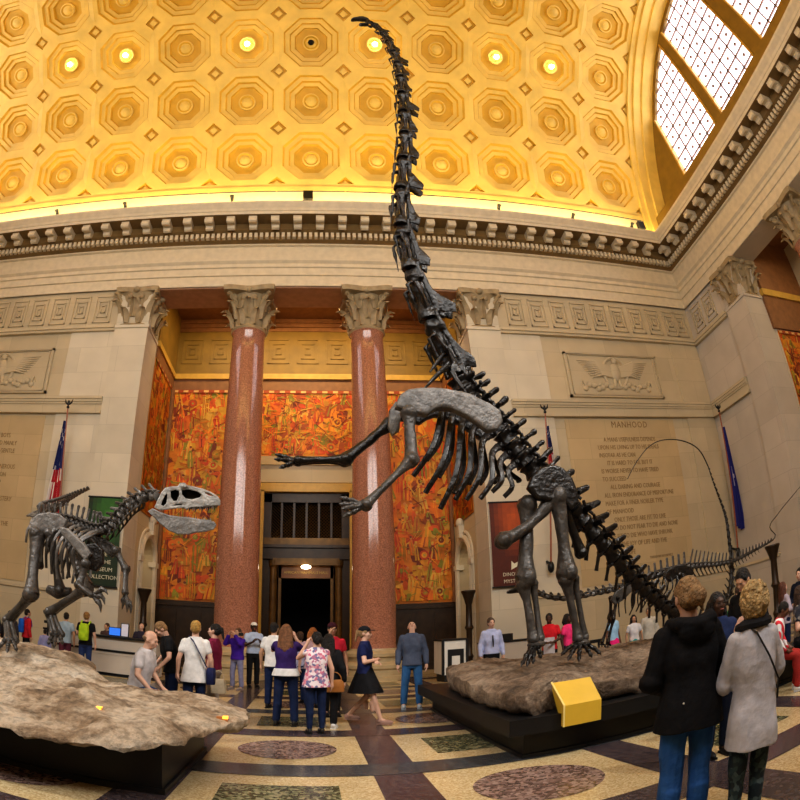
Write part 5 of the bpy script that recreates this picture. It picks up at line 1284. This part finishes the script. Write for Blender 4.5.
    if kind in ('trousers', 'shorts', 'leggings'):
        m = MB(); g = .010 if kind == 'leggings' else .016
        tb = MB(); tb.loft([ring_(0, 0, .78, .10, .10), ring_(0, -.012, .86, .160 + g, .112 + g), ring_(0, -.005, .95, .150 + g, .105 + g), ring_(0, 0, 1.02, .135 + g, .098 + g)]); moved(tb, T); add(m, tb)
        for hp_, kn, an in LG:
            lb = MB(); a0, k0, n0 = Vector(hp_), Vector(kn), Vector(an)
            if kind == 'shorts': lb.capsule(a0, a0.lerp(k0, .75), .088 + g, .072 + g)
            else:
                lb.capsule(a0, k0, .084 + g, .058 + g); lb.capsule(k0, n0 + Vector((0, 0, .04)), .058 + g, .044 + g*(.4 if kind == 'leggings' else 1.3)); lb.capsule(k0 + Vector((0, -.015, -.12)), k0.lerp(n0, .6), .055 + g, .044 + g)
            moved(lb, W); add(m, lb)
        tailor(m, kind, bm_)
    elif kind == 'skirt':
        zl = bottom[2]; m = MB(); n = 28; rg = []
        for q in range(8):
            z = lerp(1.02, zl, q/7); k = q/7; rg.append([Vector((v.x*(1 + .06*k*math.sin(9*j)), v.y*(1 + .06*k*math.cos(7*j)), v.z)) for j, v in enumerate(ring_(0, 0, z, .145 + .10*k, .110 + (.20 if legs == 'walk' else .13)*k, n, 2))])
        rg += [[v*1 + Vector((-v.x*.06, -v.y*.06, 0)) for v in rg[-1]]]
        m.loft(rg, cap=True); moved(m, T if not sit else W); m.build('skirt', bm_, rt)
    # ---- shoes
    for hp_, kn, an in LG:
        m = MB(); ax, ay, az = an; m.ell((ax, ay + .075, az - .045), (.046, .135, .042), 12, 8); m.ell((ax, ay - .02, az - .025), (.042, .055, .055), 10, 8); m.box(ax - .042, ax + .042, ay - .055, ay + .19, az - .085, az - .062); moved(m, W)
        m.build('shoe', cloth(shoes, .05, .5), rt)
    # ---- top
    tc, sl, hz, g = top
    m = MB(); n = 24; hz = hz if hem is None else hem
    def trunk(z):
        ks = [(.60, .175, .13), (.80, .172, .125), (.88, .160, .112), (.97, .146, .103), (1.08, .124 if female else .140, .096), (1.22, .150 if female else .163, .112), (1.33, shw*.95, .102), (1.40, shw*.82, .082), (1.455, .082, .068)]
        for (z1, a1, b1), (z2, a2, b2) in zip(ks, ks[1:]):
            if z <= z2: u = (z - z1)/(z2 - z1); return lerp(a1, a2, u), lerp(b1, b2, u)
        return ks[-1][1:]
    zs = [hz + (1.455 - hz)*k/13 for k in range(14)]
    for z in (zs,):
        rg = []
        for zz in z:
            a_, b_ = trunk(zz); f_ = flare*max(0, (1.15 - zz)/(1.15 - hz + .01)); gg = g*(1 if zz < 1.2 else max(.3, 1 - (zz - 1.2)/.2*.7)); rg.append(ring_(0, -.003, zz, a_ + gg + f_, b_ + gg + f_*.9, n))
        m.loft(rg)
    moved(m, T)
    for sh, e, w_ in AJ:
        a = MB()
        if sl == 'none': a.capsule(sh + Vector((0, 0, .0)), sh.lerp(e, .04), .052 + g*.4, .05 + g*.4)
        elif sl == 'short': a.capsule(sh, sh.lerp(e, .5), .052 + g*.6, .048 + g*.6)
        else: a.capsule(sh, e, .053 + g*.65, .044 + g*.65); a.capsule(e, e.lerp(w_, .90), .047 + g*.8, .034 + g*.7)
        moved(a, T); add(m, a)
    if hood:
        a = MB(); a.tube([(-.13, -.02, 1.44), (-.10, -.10, 1.43), (0, -.135, 1.415), (.10, -.10, 1.43), (.13, -.02, 1.44), (.07, .07, 1.42), (-.07, .07, 1.42), (-.13, -.02, 1.44)], [.042, .05, .056, .05, .042, .03, .03, .042], 10); a.ell((0, -.125, 1.385), (.125, .05, .085)); moved(a, T); add(m, a)
    tailor(m, 'jacket' if hood else ('shirt' if sl != 'none' else 'blouse'), topm or cloth(tc))
    # ---- hair
    st, hc = hair[0], hair[1]; m = MB(); hv = min(vox*s, .012)
    if st != 'bald':
        m.ell((0, -.022, 1.628), (.082, .096, .088), 16, 12); m.ell((0, -.045, 1.585), (.079, .072, .085), 14, 10)
        for q in (-1, 1): m.ell((q*.062, .005, 1.62), (.022, .05, .045), 8, 6)
        if st in ('long', 'bob'):
            zl = 1.28 if st == 'long' else 1.46
            for q in (-1, -.5, 0, .5, 1): m.capsule((q*.065, -.05 - .03*(1 - abs(q)), 1.60), (q*.095, -.075 - .035*(1 - abs(q)), zl + .05*abs(q)), .045, .038)
            for q in (-1, 1): m.capsule((q*.072, .0, 1.60), (q*.085, -.0, max(zl, 1.44)), .03, .028)
        if st == 'bun': m.ell((.015, -.132, 1.585), (.062, .050, .058), 12, 8); m.capsule((-.04, -.11, 1.56), (.045, -.12, 1.545), .022, .024); m.capsule((.03, -.13, 1.56), (.05, -.12, 1.49), .022, .010)
        if st == 'ponytail': m.ell((0, -.115, 1.62), (.03, .03, .03)); m.capsule((0, -.13, 1.62), (.02, -.16, 1.45), .034, .018)
        if st == 'curly':
            rr = random.Random(3); m.ell((0, -.045, 1.598), (.104, .092, .116), 16, 12)
            for k in range(420):
                u, v = rr.uniform(-1, 1), rr.uniform(0, 2*math.pi); r_ = math.sqrt(1 - u*u); p = Vector((r_*math.cos(v)*.112, -.035 + r_*math.sin(v)*.108, 1.595 + u*.124))
                if p.y > .045 and p.z < 1.64: continue
                m.ell(p, rr.uniform(.010, .019), 7, 5)
        if st == 'fringe': m.ell((0, .03, 1.665), (.07, .055, .035), 10, 8)
        moved(m, HD); q = remeshed(m, hv if st != 'curly' else hv*.7, 2 if st != 'curly' else 1, .004 if vox < .012 else 0, 30.); q.build('hair', hairm(hc), rt)
    if st == 'bald':
        m.ell((0, -.028, 1.585), (.0775, .088, .045), 14, 8); moved(m, HD); m.build('hair', hairm(hc), rt)
    if cap:
        m = MB(); m.ell((0, -.012, 1.645), (.086, .104, .072), 16, 10); m.loft([ring_(0, .10, 1.645, .068, .060, 14), ring_(0, .105, 1.632, .070, .064, 14)]); moved(m, HD); m.build('cap', cloth(cap), rt)
    if apron:
        m = MB(); m.loft([[Vector((q*.13, .135 + .01*q*q, z)) for q in (-1, -.3, .3, 1)] + [Vector((q*.13, .12, z)) for q in (1, .3, -.3, -1)] for z in (.75, 1.0, 1.15)]); moved(m, T); m.build('apron', cloth(apron), rt)
    return rt, T, W
M['eye'] = mat('eye', (.02, .015, .012), .3); M['lip'] = mat('lips', (.35, .10, .08), .5)
FAIR, TAN, DARK, DEEP = (.62, .38, .28), (.48, .28, .18), (.16, .075, .045), (.07, .035, .022)
NAVY, BLACKC, WHITEC, JEAN, DJEAN = (.02, .025, .085), (.012, .012, .014), (.70, .69, .68), (.035, .095, .24), (.012, .022, .065)
BRN, BLND, BLK, GREY, DBL = (.06, .028, .014), (.42, .25, .09), (.012, .009, .008), (.22, .19, .17), (.34, .21, .10)
# two women in front, backs to us
r1 = person('woman in a black hooded jacket and blue jeans, blonde hair pinned up, back turned', 2.21, 2.83, 1.68, -14, FAIR, ('bun', DBL), (BLACKC, 'long', .775, .034), ('trousers', (.035, .115, .33)), (.03, .03, .035), ('front', 'front'), 'stand', vox=.0085, hood=True, female=True, flare=.022, wrinkle=.014, hy=-2, face=True, sx=1.06)
mb = MB(); mb.ell(r1[1]((-.105, -.165, .965)), .007, 8, 6); o = mb.build('button', M['white'], r1[0])
r2 = person('woman in a long pale grey tunic, curly blonde hair, thin black strap across the back', 2.47, 2.50, 1.56, -22, FAIR, ('curly', (.60, .42, .20)), ((.52, .51, .55), 'long', .66, .034), ('leggings', (.03, .05, .06)), (.03, .03, .03), ('low', 'chin'), 'stand', vox=.0085, female=True, flare=.012, wrinkle=.016, hy=14, sx=.84, botm=pattern((.012, .022, .03), (.03, .055, .06), (.07, .10, .10), 34))
T2 = r2[1]
mb = MB(); mb.tube([T2(p) for p in ((-.11, .09, 1.33), (-.10, -.0, 1.465), (-.03, -.125, 1.40), (.06, -.165, 1.24), (.15, -.15, 1.08), (.20, -.05, .94))], [(.006, .011)]*6, 6)
tag(mb.build('bag_strap', M['black'], None), 'thin black bag strap slung over the grey tunic of the curly haired woman', 'strap')
mb = MB(); mb.tube([T2(p) for p in ((-.10, .06, 1.435), (-.11, -.05, 1.455), (0, -.105, 1.455), (.11, -.05, 1.455), (.10, .06, 1.435), (0, .10, 1.42), (-.10, .06, 1.435))], [.030]*7, 8); mb.build('scarf', cloth((.03, .03, .035)), r2[0])
# near the right edge
person('tall dark haired man in a black jacket, head bowed, behind the curly haired woman', 4.66, 4.8, 1.77, 100, TAN, ('short', BLK), (BLACKC, 'long', .80, .03), ('trousers', BLACKC), BLACKC, ('front', 'front'), hp=-28, vox=.013)
person('dark skinned woman in a navy jacket and pink top between the two women in front', 3.66, 4.2, 1.56, 165, DEEP, ('bob', BLK), ((.018, .03, .085), 'long', .80, .024), ('trousers', (.01, .014, .03)), BLACKC, ('front', 'front'), female=True, vox=.012)
person('person in a green top, mostly hidden behind the curly haired woman', 5.0, 5.25, 1.60, 160, TAN, ('short', BRN), ((.02, .32, .10), 'short', .84, .02), ('trousers', DJEAN), BLACKC)
person('child in a red striped top and red trousers sitting on the platform edge', 5.98, 5.60, 1.42, 215, DARK, ('short', BLK), ((.6, .1, .1), 'long', .86, .02), ('trousers', (.35, .035, .03)), (.65, .65, .66), ('low', 'low'), 'sit', lean=14, hp=-20, seatz=.55, topm=stripes((.62, .03, .05), (.72, .70, .70), 2.6))
person('person in a dark patterned top sitting on the platform edge at the right edge', 6.72, 5.66, 1.66, 190, FAIR, ('long', BRN), ((.1, .1, .1), 'short', .86, .02), ('trousers', BLACKC), BLACKC, ('read', 'read'), 'sit', seatz=.55, female=True, topm=pattern((.02, .02, .03), (.12, .12, .14), (.30, .26, .2), 16))
person('long haired woman in pale lilac beside the man in a dark suit', 8.35, 7.5, 1.47, 250, FAIR, ('long', (.13, .045, .025)), ((.42, .36, .42), 'long', .82, .02), ('trousers', DJEAN), BLACKC, ('front', 'front'), female=True)
person('man in a dark navy suit at the right edge, beside a long haired woman', 8.86, 7.45, 1.64, 100, FAIR, ('short', BLK), ((.012, .016, .035), 'long', .80, .03), ('trousers', (.012, .014, .03)), BLACKC, ('front', 'down'))
# beyond the rearing skeleton
person('man in a pale blue shirt and dark tie standing behind the brown rock slab', 4.07, 12.5, 1.77, 183, FAIR, ('short', (.10, .07, .05)), ((.46, .50, .72), 'long', .90, .026), ('trousers', BLACKC), BLACKC, vox=.014)
mb = MB(); c = Vector((4.06, 12.36, 1.36)); mb.tube([c, c + Vector((0, -.03, -.16)), c + Vector((0, -.03, -.26))], [(.02, .012), (.03, .014), (.012, .01)], 6); tag(mb.build('tie', M['black'], None), 'short dark tie on the man in the pale blue shirt', 'tie')
person('dark skinned person in a red vest and pale apron behind the rearing skeleton legs', 5.52, 12.5, 1.74, 150, DEEP, ('short', BLK), ((.60, .02, .03), 'short', .86, .025), ('trousers', BLACKC), BLACKC, ('front', 'front'), apron=(.6, .56, .58))
person('person in a bright pink top standing behind the skeleton shin bone', 6.06, 12.6, 1.68, 210, DEEP, ('bob', BLK), ((.80, .05, .20), 'short', .86, .022), ('trousers', (.02, .02, .06)), BLACKC, female=True)
person('girl in a pale blue top and pink skirt behind the brown rock slab', 7.28, 12.5, 1.62, 200, DARK, ('bob', BLK), ((.35, .55, .75), 'short', .92, .022), ('skirt', (.80, .03, .22), .50), BLACKC, female=True)
person('girl in a white top and teal skirt behind the brown rock slab', 7.92, 12.5, 1.42, 160, TAN, ('long', BLK), ((.70, .69, .72), 'short', .92, .022), ('skirt', (.02, .36, .36), .52), BLACKC, female=True)
person('woman in a loose pale cream top near the black hooded jacket, behind the rock', 8.40, 12.5, 1.54, 150, TAN, ('short', GREY), ((.55, .52, .46), 'long', .72, .03), ('trousers', NAVY), BLACKC, female=True, flare=.05)
# middle group
person('woman in a dark cap, navy top and short black skirt walking with folded arms', .93, 9.48, 1.67, -110, FAIR, ('ponytail', DBL), ((.015, .022, .085), 'short', .90, .018), ('skirt', BLACKC, .56), (.35, .22, .18), ('fold', 'fold'), 'walk', female=True, cap=(.015, .016, .02), vox=.012, face=True)
person('man in a slate blue sweater and jeans looking up at the rearing skeleton', 2.02, 11.2, 1.80, 172, FAIR, ('bald', GREY), ((.085, .105, .16), 'long', .84, .026), ('trousers', (.04, .13, .30)), (.35, .40, .45), ('down', 'down'), 'apart', hp=38, vox=.012)
person('woman in a pink floral sleeveless blouse, jeans and a dark bun, back turned', .13, 8.56, 1.58, 12, FAIR, ('bun', BLK), ((.6, .4, .45), 'none', .80, .03), ('leggings', DJEAN), (.02, .02, .02), ('down', 'camera'), 'stand', female=True, flare=.03, vox=.012, topm=pattern((.75, .66, .68), (.62, .16, .24), (.16, .16, .30), 26))
r3 = person('long haired woman in a purple top over a white hem, dark jeans, back turned', -.34, 9.29, 1.70, -8, FAIR, ('long', (.22, .10, .045)), ((.045, .022, .12), 'short', .95, .03), ('trousers', DJEAN), (.02, .02, .02), ('camera', 'camera'), 'apart', female=True, vox=.012)
mb = MB(); mb.loft([[r3[1](v) for v in ring_(0, -.003, z, k, k*.78, 20)] for z, k in ((.98, .185), (.90, .215), (.86, .222), (.86, .20))]); mb.build('white_hem', cloth(WHITEC), r3[0])
r4 = person('woman all in black beside the floral blouse, carrying a tan handbag', .33, 9.1, 1.55, -15, FAIR, ('long', BLK), (BLACKC, 'long', .78, .03), ('trousers', BLACKC), (.6, .58, .56), ('down', 'down'), 'stand', female=True)
def bag(p, w_, d_, h_, m, label, strap=None, rz=0):
    t = thing('handbag', label, 'bag', (p[0], p[1], p[2])); Mz = Matrix.Rotation(rz, 3, 'Z'); b_ = MB()
    b_.loft([[Vector(p) + Mz @ Vector((v.x, v.y, v.z)) for v in ring_(0, 0, z*h_, w_*k, d_*k, 16, 4)] for z, k in ((0, .92), (.08, 1.0), (.5, .98), (.85, .88), (1, .70))]); b_.build('body', m, t)
    s_ = MB(); q = strap or h_*.7; s_.tube([Vector(p) + Mz @ Vector((w_*.7*math.cos(a), 0, h_*.9 + q*math.sin(a))) for a in [math.pi*k/10 for k in range(11)]], [.009]*11, 6, up=(0, 1, 0)); s_.build('strap', m, t)
bag((.42, 8.98, .62), .15, .06, .20, cloth((.38, .16, .045), .1, .5), 'tan leather handbag hanging beside the woman all in black', .14)
person('person in a red top and dark cap behind the woman all in black', .44, 10.5, 1.76, 190, TAN, ('short', BLK), ((.60, .03, .06), 'short', .84, .02), ('trousers', BLACKC), BLACKC, ('camera', 'down'), cap=(.05, .012, .02))
person('ginger haired person seen between the purple top and the floral blouse', .10, 11.7, 1.68, 5, FAIR, ('bob', (.38, .13, .03)), ((.45, .30, .32), 'short', .84, .02), ('trousers', DJEAN), BLACKC, female=True)
person('man in a white t-shirt behind the long haired woman in purple', -.66, 11.5, 1.77, -15, TAN, ('short', BLK), (WHITEC, 'short', .84, .025), ('trousers', DJEAN), BLACKC)
person('person in a checked lilac shirt behind the long haired woman in purple', -.17, 12.4, 1.60, 20, TAN, ('short', BRN), ((.3, .28, .45), 'short', .84, .02), ('trousers', DJEAN), BLACKC, topm=pattern((.45, .45, .62), (.12, .10, .28), (.6, .6, .7), 20))
# beside the left column
person('dark skinned man in a white cap and pale blue shirt by the left column', -1.46, 15.8, 1.84, 200, DEEP, ('short', BLK), ((.40, .47, .62), 'short', .90, .03), ('trousers', BLACKC), BLACKC, ('read', 'read'), cap=(.62, .60, .56))
person('person in a deep violet sweater raising a camera by the left column', -1.79, 14.9, 1.66, 150, TAN, ('short', (.10, .05, .03)), ((.06, .018, .28), 'long', .84, .03), ('trousers', (.22, .22, .34)), (.25, .2, .18), ('camera', 'camera'), 'apart')
mb = MB(); p = Vector((-1.68, 14.66, 1.50)); mb.box(p.x - .06, p.x + .06, p.y - .02, p.y + .02, p.z - .04, p.z + .04); mb.tube([(p.x, p.y - .02, p.z), (p.x, p.y - .06, p.z)], [.025, .025], 10); tag(mb.build('camera', M['black'], None), 'small dark camera held up by the person in violet', 'camera')
person('young woman in a maroon top with a dark ponytail by the tan rock', -1.53, 9.5, 1.67, 78, FAIR, ('ponytail', BLK), ((.20, .02, .06), 'short', .90, .02), ('trousers', (.3, .25, .2)), (.4, .35, .3), ('down', 'down'), female=True, vox=.012)
bag((-1.40, 9.22, .52), .13, .07, .24, cloth((.50, .42, .30), .1, .6), 'cream handbag beside the young woman in maroon', .16)
r5 = person('short haired blonde woman in a white t-shirt, back turned, with a dark bag strap', -1.68, 8.65, 1.69, 8, FAIR, ('short', (.50, .30, .08)), (WHITEC, 'short', .74, .022), ('trousers', DJEAN), BLACKC, ('down', 'down'), female=True, vox=.012, flare=.02)
T5 = r5[1]
mb = MB(); mb.tube([T5(p) for p in ((-.10, .08, 1.36), (-.09, -.02, 1.46), (-.02, -.13, 1.38), (.08, -.155, 1.2), (.17, -.13, 1.02), (.235, -.04, .92))], [(.008, .016)]*6, 6); tag(mb.build('bag_strap', cloth(NAVY), None), 'wide dark strap across the white t-shirt of the short haired blonde woman', 'strap')
mb = MB(); q = T5((.25, -.06, .72)); mb.loft([[q + Vector((v.x, v.y, v.z)) for v in ring_(0, 0, z, .065*k, .10*k, 14, 4)] for z, k in ((0, .9), (.03, 1), (.22, 1), (.26, .8))]); tag(mb.build('handbag', cloth(NAVY), None), 'dark navy bag on the hip of the short haired blonde woman', 'bag')
person('fair haired man in a black t-shirt looking down behind the tan rock', -2.10, 8.95, 1.68, 115, FAIR, ('short', (.30, .18, .08)), (BLACKC, 'short', .84, .028), ('trousers', DJEAN), BLACKC, ('low', 'low'), lean=14, hp=-28, vox=.012)
person('balding man in a pale grey polo shirt sitting against the tan rock slab', -2.30, 7.80, 1.84, 262, FAIR, ('bald', (.28, .18, .10)), ((.56, .53, .54), 'short', .88, .03), ('trousers', (.05, .08, .17)), BLACKC, ('low', 'low'), 'sit', lean=12, hp=-8, vox=.012, seatz=.60)
# along the left wall
person('bald man in a dark sweater behind the pale information desk', -4.92, 16.78, 1.62, 175, FAIR, ('bald', GREY), ((.035, .03, .05), 'long', .84, .03), ('trousers', BLACKC), BLACKC, ('front', 'front'))
person('clerk behind the information desk, only a face showing over the top', -6.02, 16.75, 1.58, 160, TAN, ('short', BRN), ((.08, .05, .05), 'long', .84, .03), ('trousers', BLACKC), BLACKC, z0=-.06)
r6 = person('fair haired youth in a black t-shirt with a lime green backpack at the desk', -5.80, 14.5, 1.76, 5, FAIR, ('short', (.34, .18, .06)), (BLACKC, 'short', .84, .025), ('trousers', (.03, .05, .14)), BLACKC, ('down', 'front'))
def backpack(T, m, label):
    t = thing('backpack', label, 'backpack', T((0, -.2, .95))); b_ = MB(); b_.loft([[T(v) for v in ring_(0, -.20, z, .135*k, .075*k, 16, 3)] for z, k in ((.96, .8), (1.0, 1), (1.2, 1.0), (1.34, .92), (1.40, .55))]); b_.build('bag_body', m, t)
    q = MB(); q.loft([[T(v) for v in ring_(0, -.275, z, .09*k, .03*k, 14, 3)] for z, k in ((1.0, .8), (1.03, 1), (1.14, 1), (1.17, .7))]); q.build('pocket', m, t)
    for s_ in (-1, 1): q = MB(); q.tube([T((s_*.10, -.15, 1.36)), T((s_*.115, -.02, 1.475)), T((s_*.11, .10, 1.36)), T((s_*.12, .12, 1.18))], [(.008, .022)]*4, 6); q.build('shoulder_strap', m, t)
backpack(r6[1], cloth((.42, .62, .03)), 'lime green backpack worn by the fair haired youth at the desk')
person('dark haired person in a pale blue t-shirt at the left desk', -6.58, 14.9, 1.68, 20, TAN, ('short', BLK), ((.33, .42, .50), 'short', .84, .025), ('trousers', (.12, .03, .05)), BLACKC, ('down', 'down'))
r7 = person('person in a red top with a bright blue backpack at the left', -7.98, 15.2, 1.62, -40, TAN, ('short', BLK), ((.48, .02, .03), 'long', .82, .025), ('trousers', BLACKC), BLACKC)
backpack(r7[1], cloth((.02, .12, .50)), 'bright blue backpack on the person in red at the left')
person('dark haired person in a charcoal coat, second from the left edge', -7.67, 13.6, 1.50, 10, TAN, ('short', BLK), ((.035, .03, .035), 'long', .78, .03), ('trousers', BLACKC), BLACKC)
person('tall person in a dark grey coat cut by the left edge', -7.95, 13.0, 1.76, 10, TAN, ('short', BLK), ((.03, .035, .05), 'long', .74, .035), ('trousers', BLACKC), BLACKC)
person('small child in lilac behind the lifted skeleton foot at the left', -7.22, 14.9, 1.12, 10, TAN, ('short', BLK), ((.28, .28, .48), 'long', .84, .025), ('trousers', (.32, .30, .48)), BLACKC)

# ------------------------------------------------------------------ desks and small things
t = thing('information_desk', 'long pale stone information desk with a dark top by the left arch', 'desk', (-5.6, 16.1, 0))
b = MB(); b.box(-7.6, -4.15, 15.7, 16.4, .08, 1.10); b.box(-7.6, -4.15, 15.68, 16.4, .62, .68, 0); b.build('body', M['stone_grey'], t, smooth=False)
b = MB(); b.box(-7.65, -4.1, 15.62, 16.45, 1.10, 1.16); b.build('top', M['black'], t, smooth=False)
b = MB(); b.box(-7.62, -4.13, 15.66, 15.70, .70, .76); b.build('rail', M['black'], t, smooth=False)
b = MB(); b.box(-7.55, -4.2, 15.74, 16.36, 0, .08); b.build('toe_kick', M['black'], t, smooth=False)
def screen(px, py, Y, w_, h_, c, label, name, cat, emit=0):
    p = at(px, py, Y); t = thing(name, label, cat, (p.x, Y, 1.16)); b = MB(); b.box(p.x - w_/2, p.x + w_/2, Y - .02, Y + .02, 1.17, 1.17 + h_); b.build('panel', M['black'] if emit else cloth(c, 0), t, smooth=False)
    b = MB(); b.box(p.x - w_/2 + .02, p.x + w_/2 - .02, Y - .026, Y - .02, 1.19, 1.15 + h_); b.build('face', mat('lit_panel', c, .4, emit=emit), t, smooth=False)
    b = MB(); b.box(p.x - w_*.3, p.x + w_*.3, Y - .08, Y + .08, 1.16, 1.175); b.build('stand', M['black'], t, smooth=False)
screen(115, 632, 16.0, .38, .26, (.03, .14, .55), 'small bright blue screen standing on the information desk', 'monitor', 'screen', .8)
screen(125, 630, 15.9, .24, .40, (.62, .60, .68), 'upright white notice standing on the information desk', 'notice', 'sign', .15)  # its face has a faint glow of its own, though no lamp
t = thing('kiosk', 'white ticket kiosk with black edges between the right column and the brown rock', 'kiosk', (4.3, 16.9, 0))
k0 = at(443, 660, 16.4); k1 = at(467, 660, 16.4); k2 = at(427, 655, 17.6)
b = MB(); b.box(k0.x, k1.x, 16.4, 17.6, .22, 1.24); b.build('body', M['white'], t, smooth=False)
b = MB(); b.box(k0.x - .03, k1.x + .03, 16.37, 17.63, 1.24, 1.29); b.build('top', M['black'], t, smooth=False)
b = MB(); b.box(k0.x + .06, k1.x - .06, 16.45, 17.5, 0, .22); b.build('base', M['black'], t, smooth=False)
for x_ in (k0.x, k1.x): b = MB(); b.box(x_ - .035, x_ + .035, 16.36, 16.44, .2, 1.26); b.build('edge', M['black'], t, smooth=False)
b = MB(); b.box(k0.x + .14, k1.x - .10, 16.38, 16.42, .30, .98); b.build('screen', M['black'], t, smooth=False)
b = MB(); b.box(k0.x + .26, k1.x - .22, 16.37, 16.39, .38, .78); b.build('panel', M['white'], t, smooth=False)
for i, (px, py, Y, H_, lb) in enumerate(((590, 618, 12.2, .95, 'black display stand by the brown rock, left of the pink skirt'), (55, 622, 15.3, 1.35, 'black barrier stand beside the information desk, behind the lifted skeleton foot'))):
    p = at(px, py, Y); t = thing('barrier_stand', lb, 'stand', (p.x, Y, 0))
    for s_ in (-1, 1): b = MB(); b.tube([(p.x + s_*.22, Y, 0), (p.x + s_*.22, Y, H_)], .03, 8); b.lathe([(.11, 0), (.10, .03), (.03, .05)], (p.x + s_*.22, Y, 0), 12); b.build('post', M['black'], t)
    b = MB(); b.box(p.x - .34, p.x + .34, Y - .04, Y + .04, H_ - .05, H_ + .03); b.build('rail', M['black'], t, smooth=False)
b = MB(); p = at(505, 634, 17.4); b.box(p.x - .75, p.x + .75, 17.3, 17.8, 0, 1.02); tag(b.build('low_cabinet', M['stone_grey'], None, smooth=False), 'low grey stone cabinet against the wall under the dark red banner', 'cabinet')
b = MB(); b.box(p.x - .80, p.x + 1.3, 17.25, 17.85, 1.03, 1.08); b.box(p.x - .3, p.x + .25, 17.35, 17.75, 1.08, 1.30); tag(b.build('shelf_box', M['black'], None, smooth=False), 'black box on a dark shelf under the dark red banner', 'box')
# ------------------------------------------------------------------ light
def area(name, loc, rot, sx, sy, power, c):
    l = bpy.data.lights.new(name, 'AREA'); l.shape = 'RECTANGLE'; l.size = sx; l.size_y = sy; l.energy = power; l.color = c
    o = bpy.data.objects.new(name, l); o.location = loc; o.rotation_euler = rot; col.objects.link(o); return o
# cove lighting hidden on the cornice, throwing warm light up the vault
area('cove_back', (0, D - .75, 17.62), (R(180 - 35), 0, 0), 33, .3, 560, (1, .80, .44))
area('cove_front', (0, YF + .75, 17.62), (R(180 + 35), 0, 0), 33, .3, 640, (1, .80, .44))
# daylight from the tall windows of the entrance side and the window bays
area('entrance_daylight', (0, YF + .3, 10.5), (R(80), 0, 0), 20, 8, 2100, (1, .985, .96))
# warm lamps inside the porticoes
area('portico_lamp', (XC, 19.75, 14.75), (R(22), 0, 0), 9, .35, 300, (1, .72, .38))
area('side_portico_lamp', (19.5, 9, 14.6), (0, 0, 0), 2, 6, 110, (1, .75, .42))
area('arch_left', (OX0 - .5, 21.15, 4.6), (0, 0, 0), .4, 1.0, 4, (1, .8, .5)); area('arch_right', (OX1 + .5, 21.15, 4.6), (0, 0, 0), .4, 1.0, 4, (1, .8, .5))
def spot(name, loc, tgt, power, c, ang, blend=.6, r=.3):
    l = bpy.data.lights.new(name, 'SPOT'); l.energy = power; l.color = c; l.spot_size = R(ang); l.spot_blend = blend; l.shadow_soft_size = r
    o = bpy.data.objects.new(name, l); o.location = loc; d = Vector(tgt) - Vector(loc); o.rotation_euler = d.to_track_quat('-Z', 'Y').to_euler(); col.objects.link(o)
spot('added_spot', (-12.5, .5, 15.5), (-3.4, 6.9, 1.2), 5200, (1, .97, .92), 32)  # added lamp without a fixture, brightens the left rock and its skeleton
spot('added_spot', (11.5, -1.2, 15.5), (4.0, 8.0, 3.0), 3800, (1, .96, .90), 40)  # likewise added, for highlights on the rearing skeleton
wd = bpy.data.worlds.new('world'); bpy.context.scene.world = wd; wd.use_nodes = True
wd.node_tree.nodes['Background'].inputs[0].default_value = (.5, .45, .4, 1); wd.node_tree.nodes['Background'].inputs[1].default_value = .15
vs = bpy.context.scene.view_settings; vs.view_transform = 'Standard'; vs.look = 'None'
try: vs.look = 'Medium High Contrast'
except Exception: pass
vs.exposure = 0.36
bpy.context.scene.cycles.use_denoising = True
bpy.context.scene.cycles.max_bounces = 6; bpy.context.scene.cycles.diffuse_bounces = 4
bpy.context.scene.cycles.sample_clamp_indirect = 6
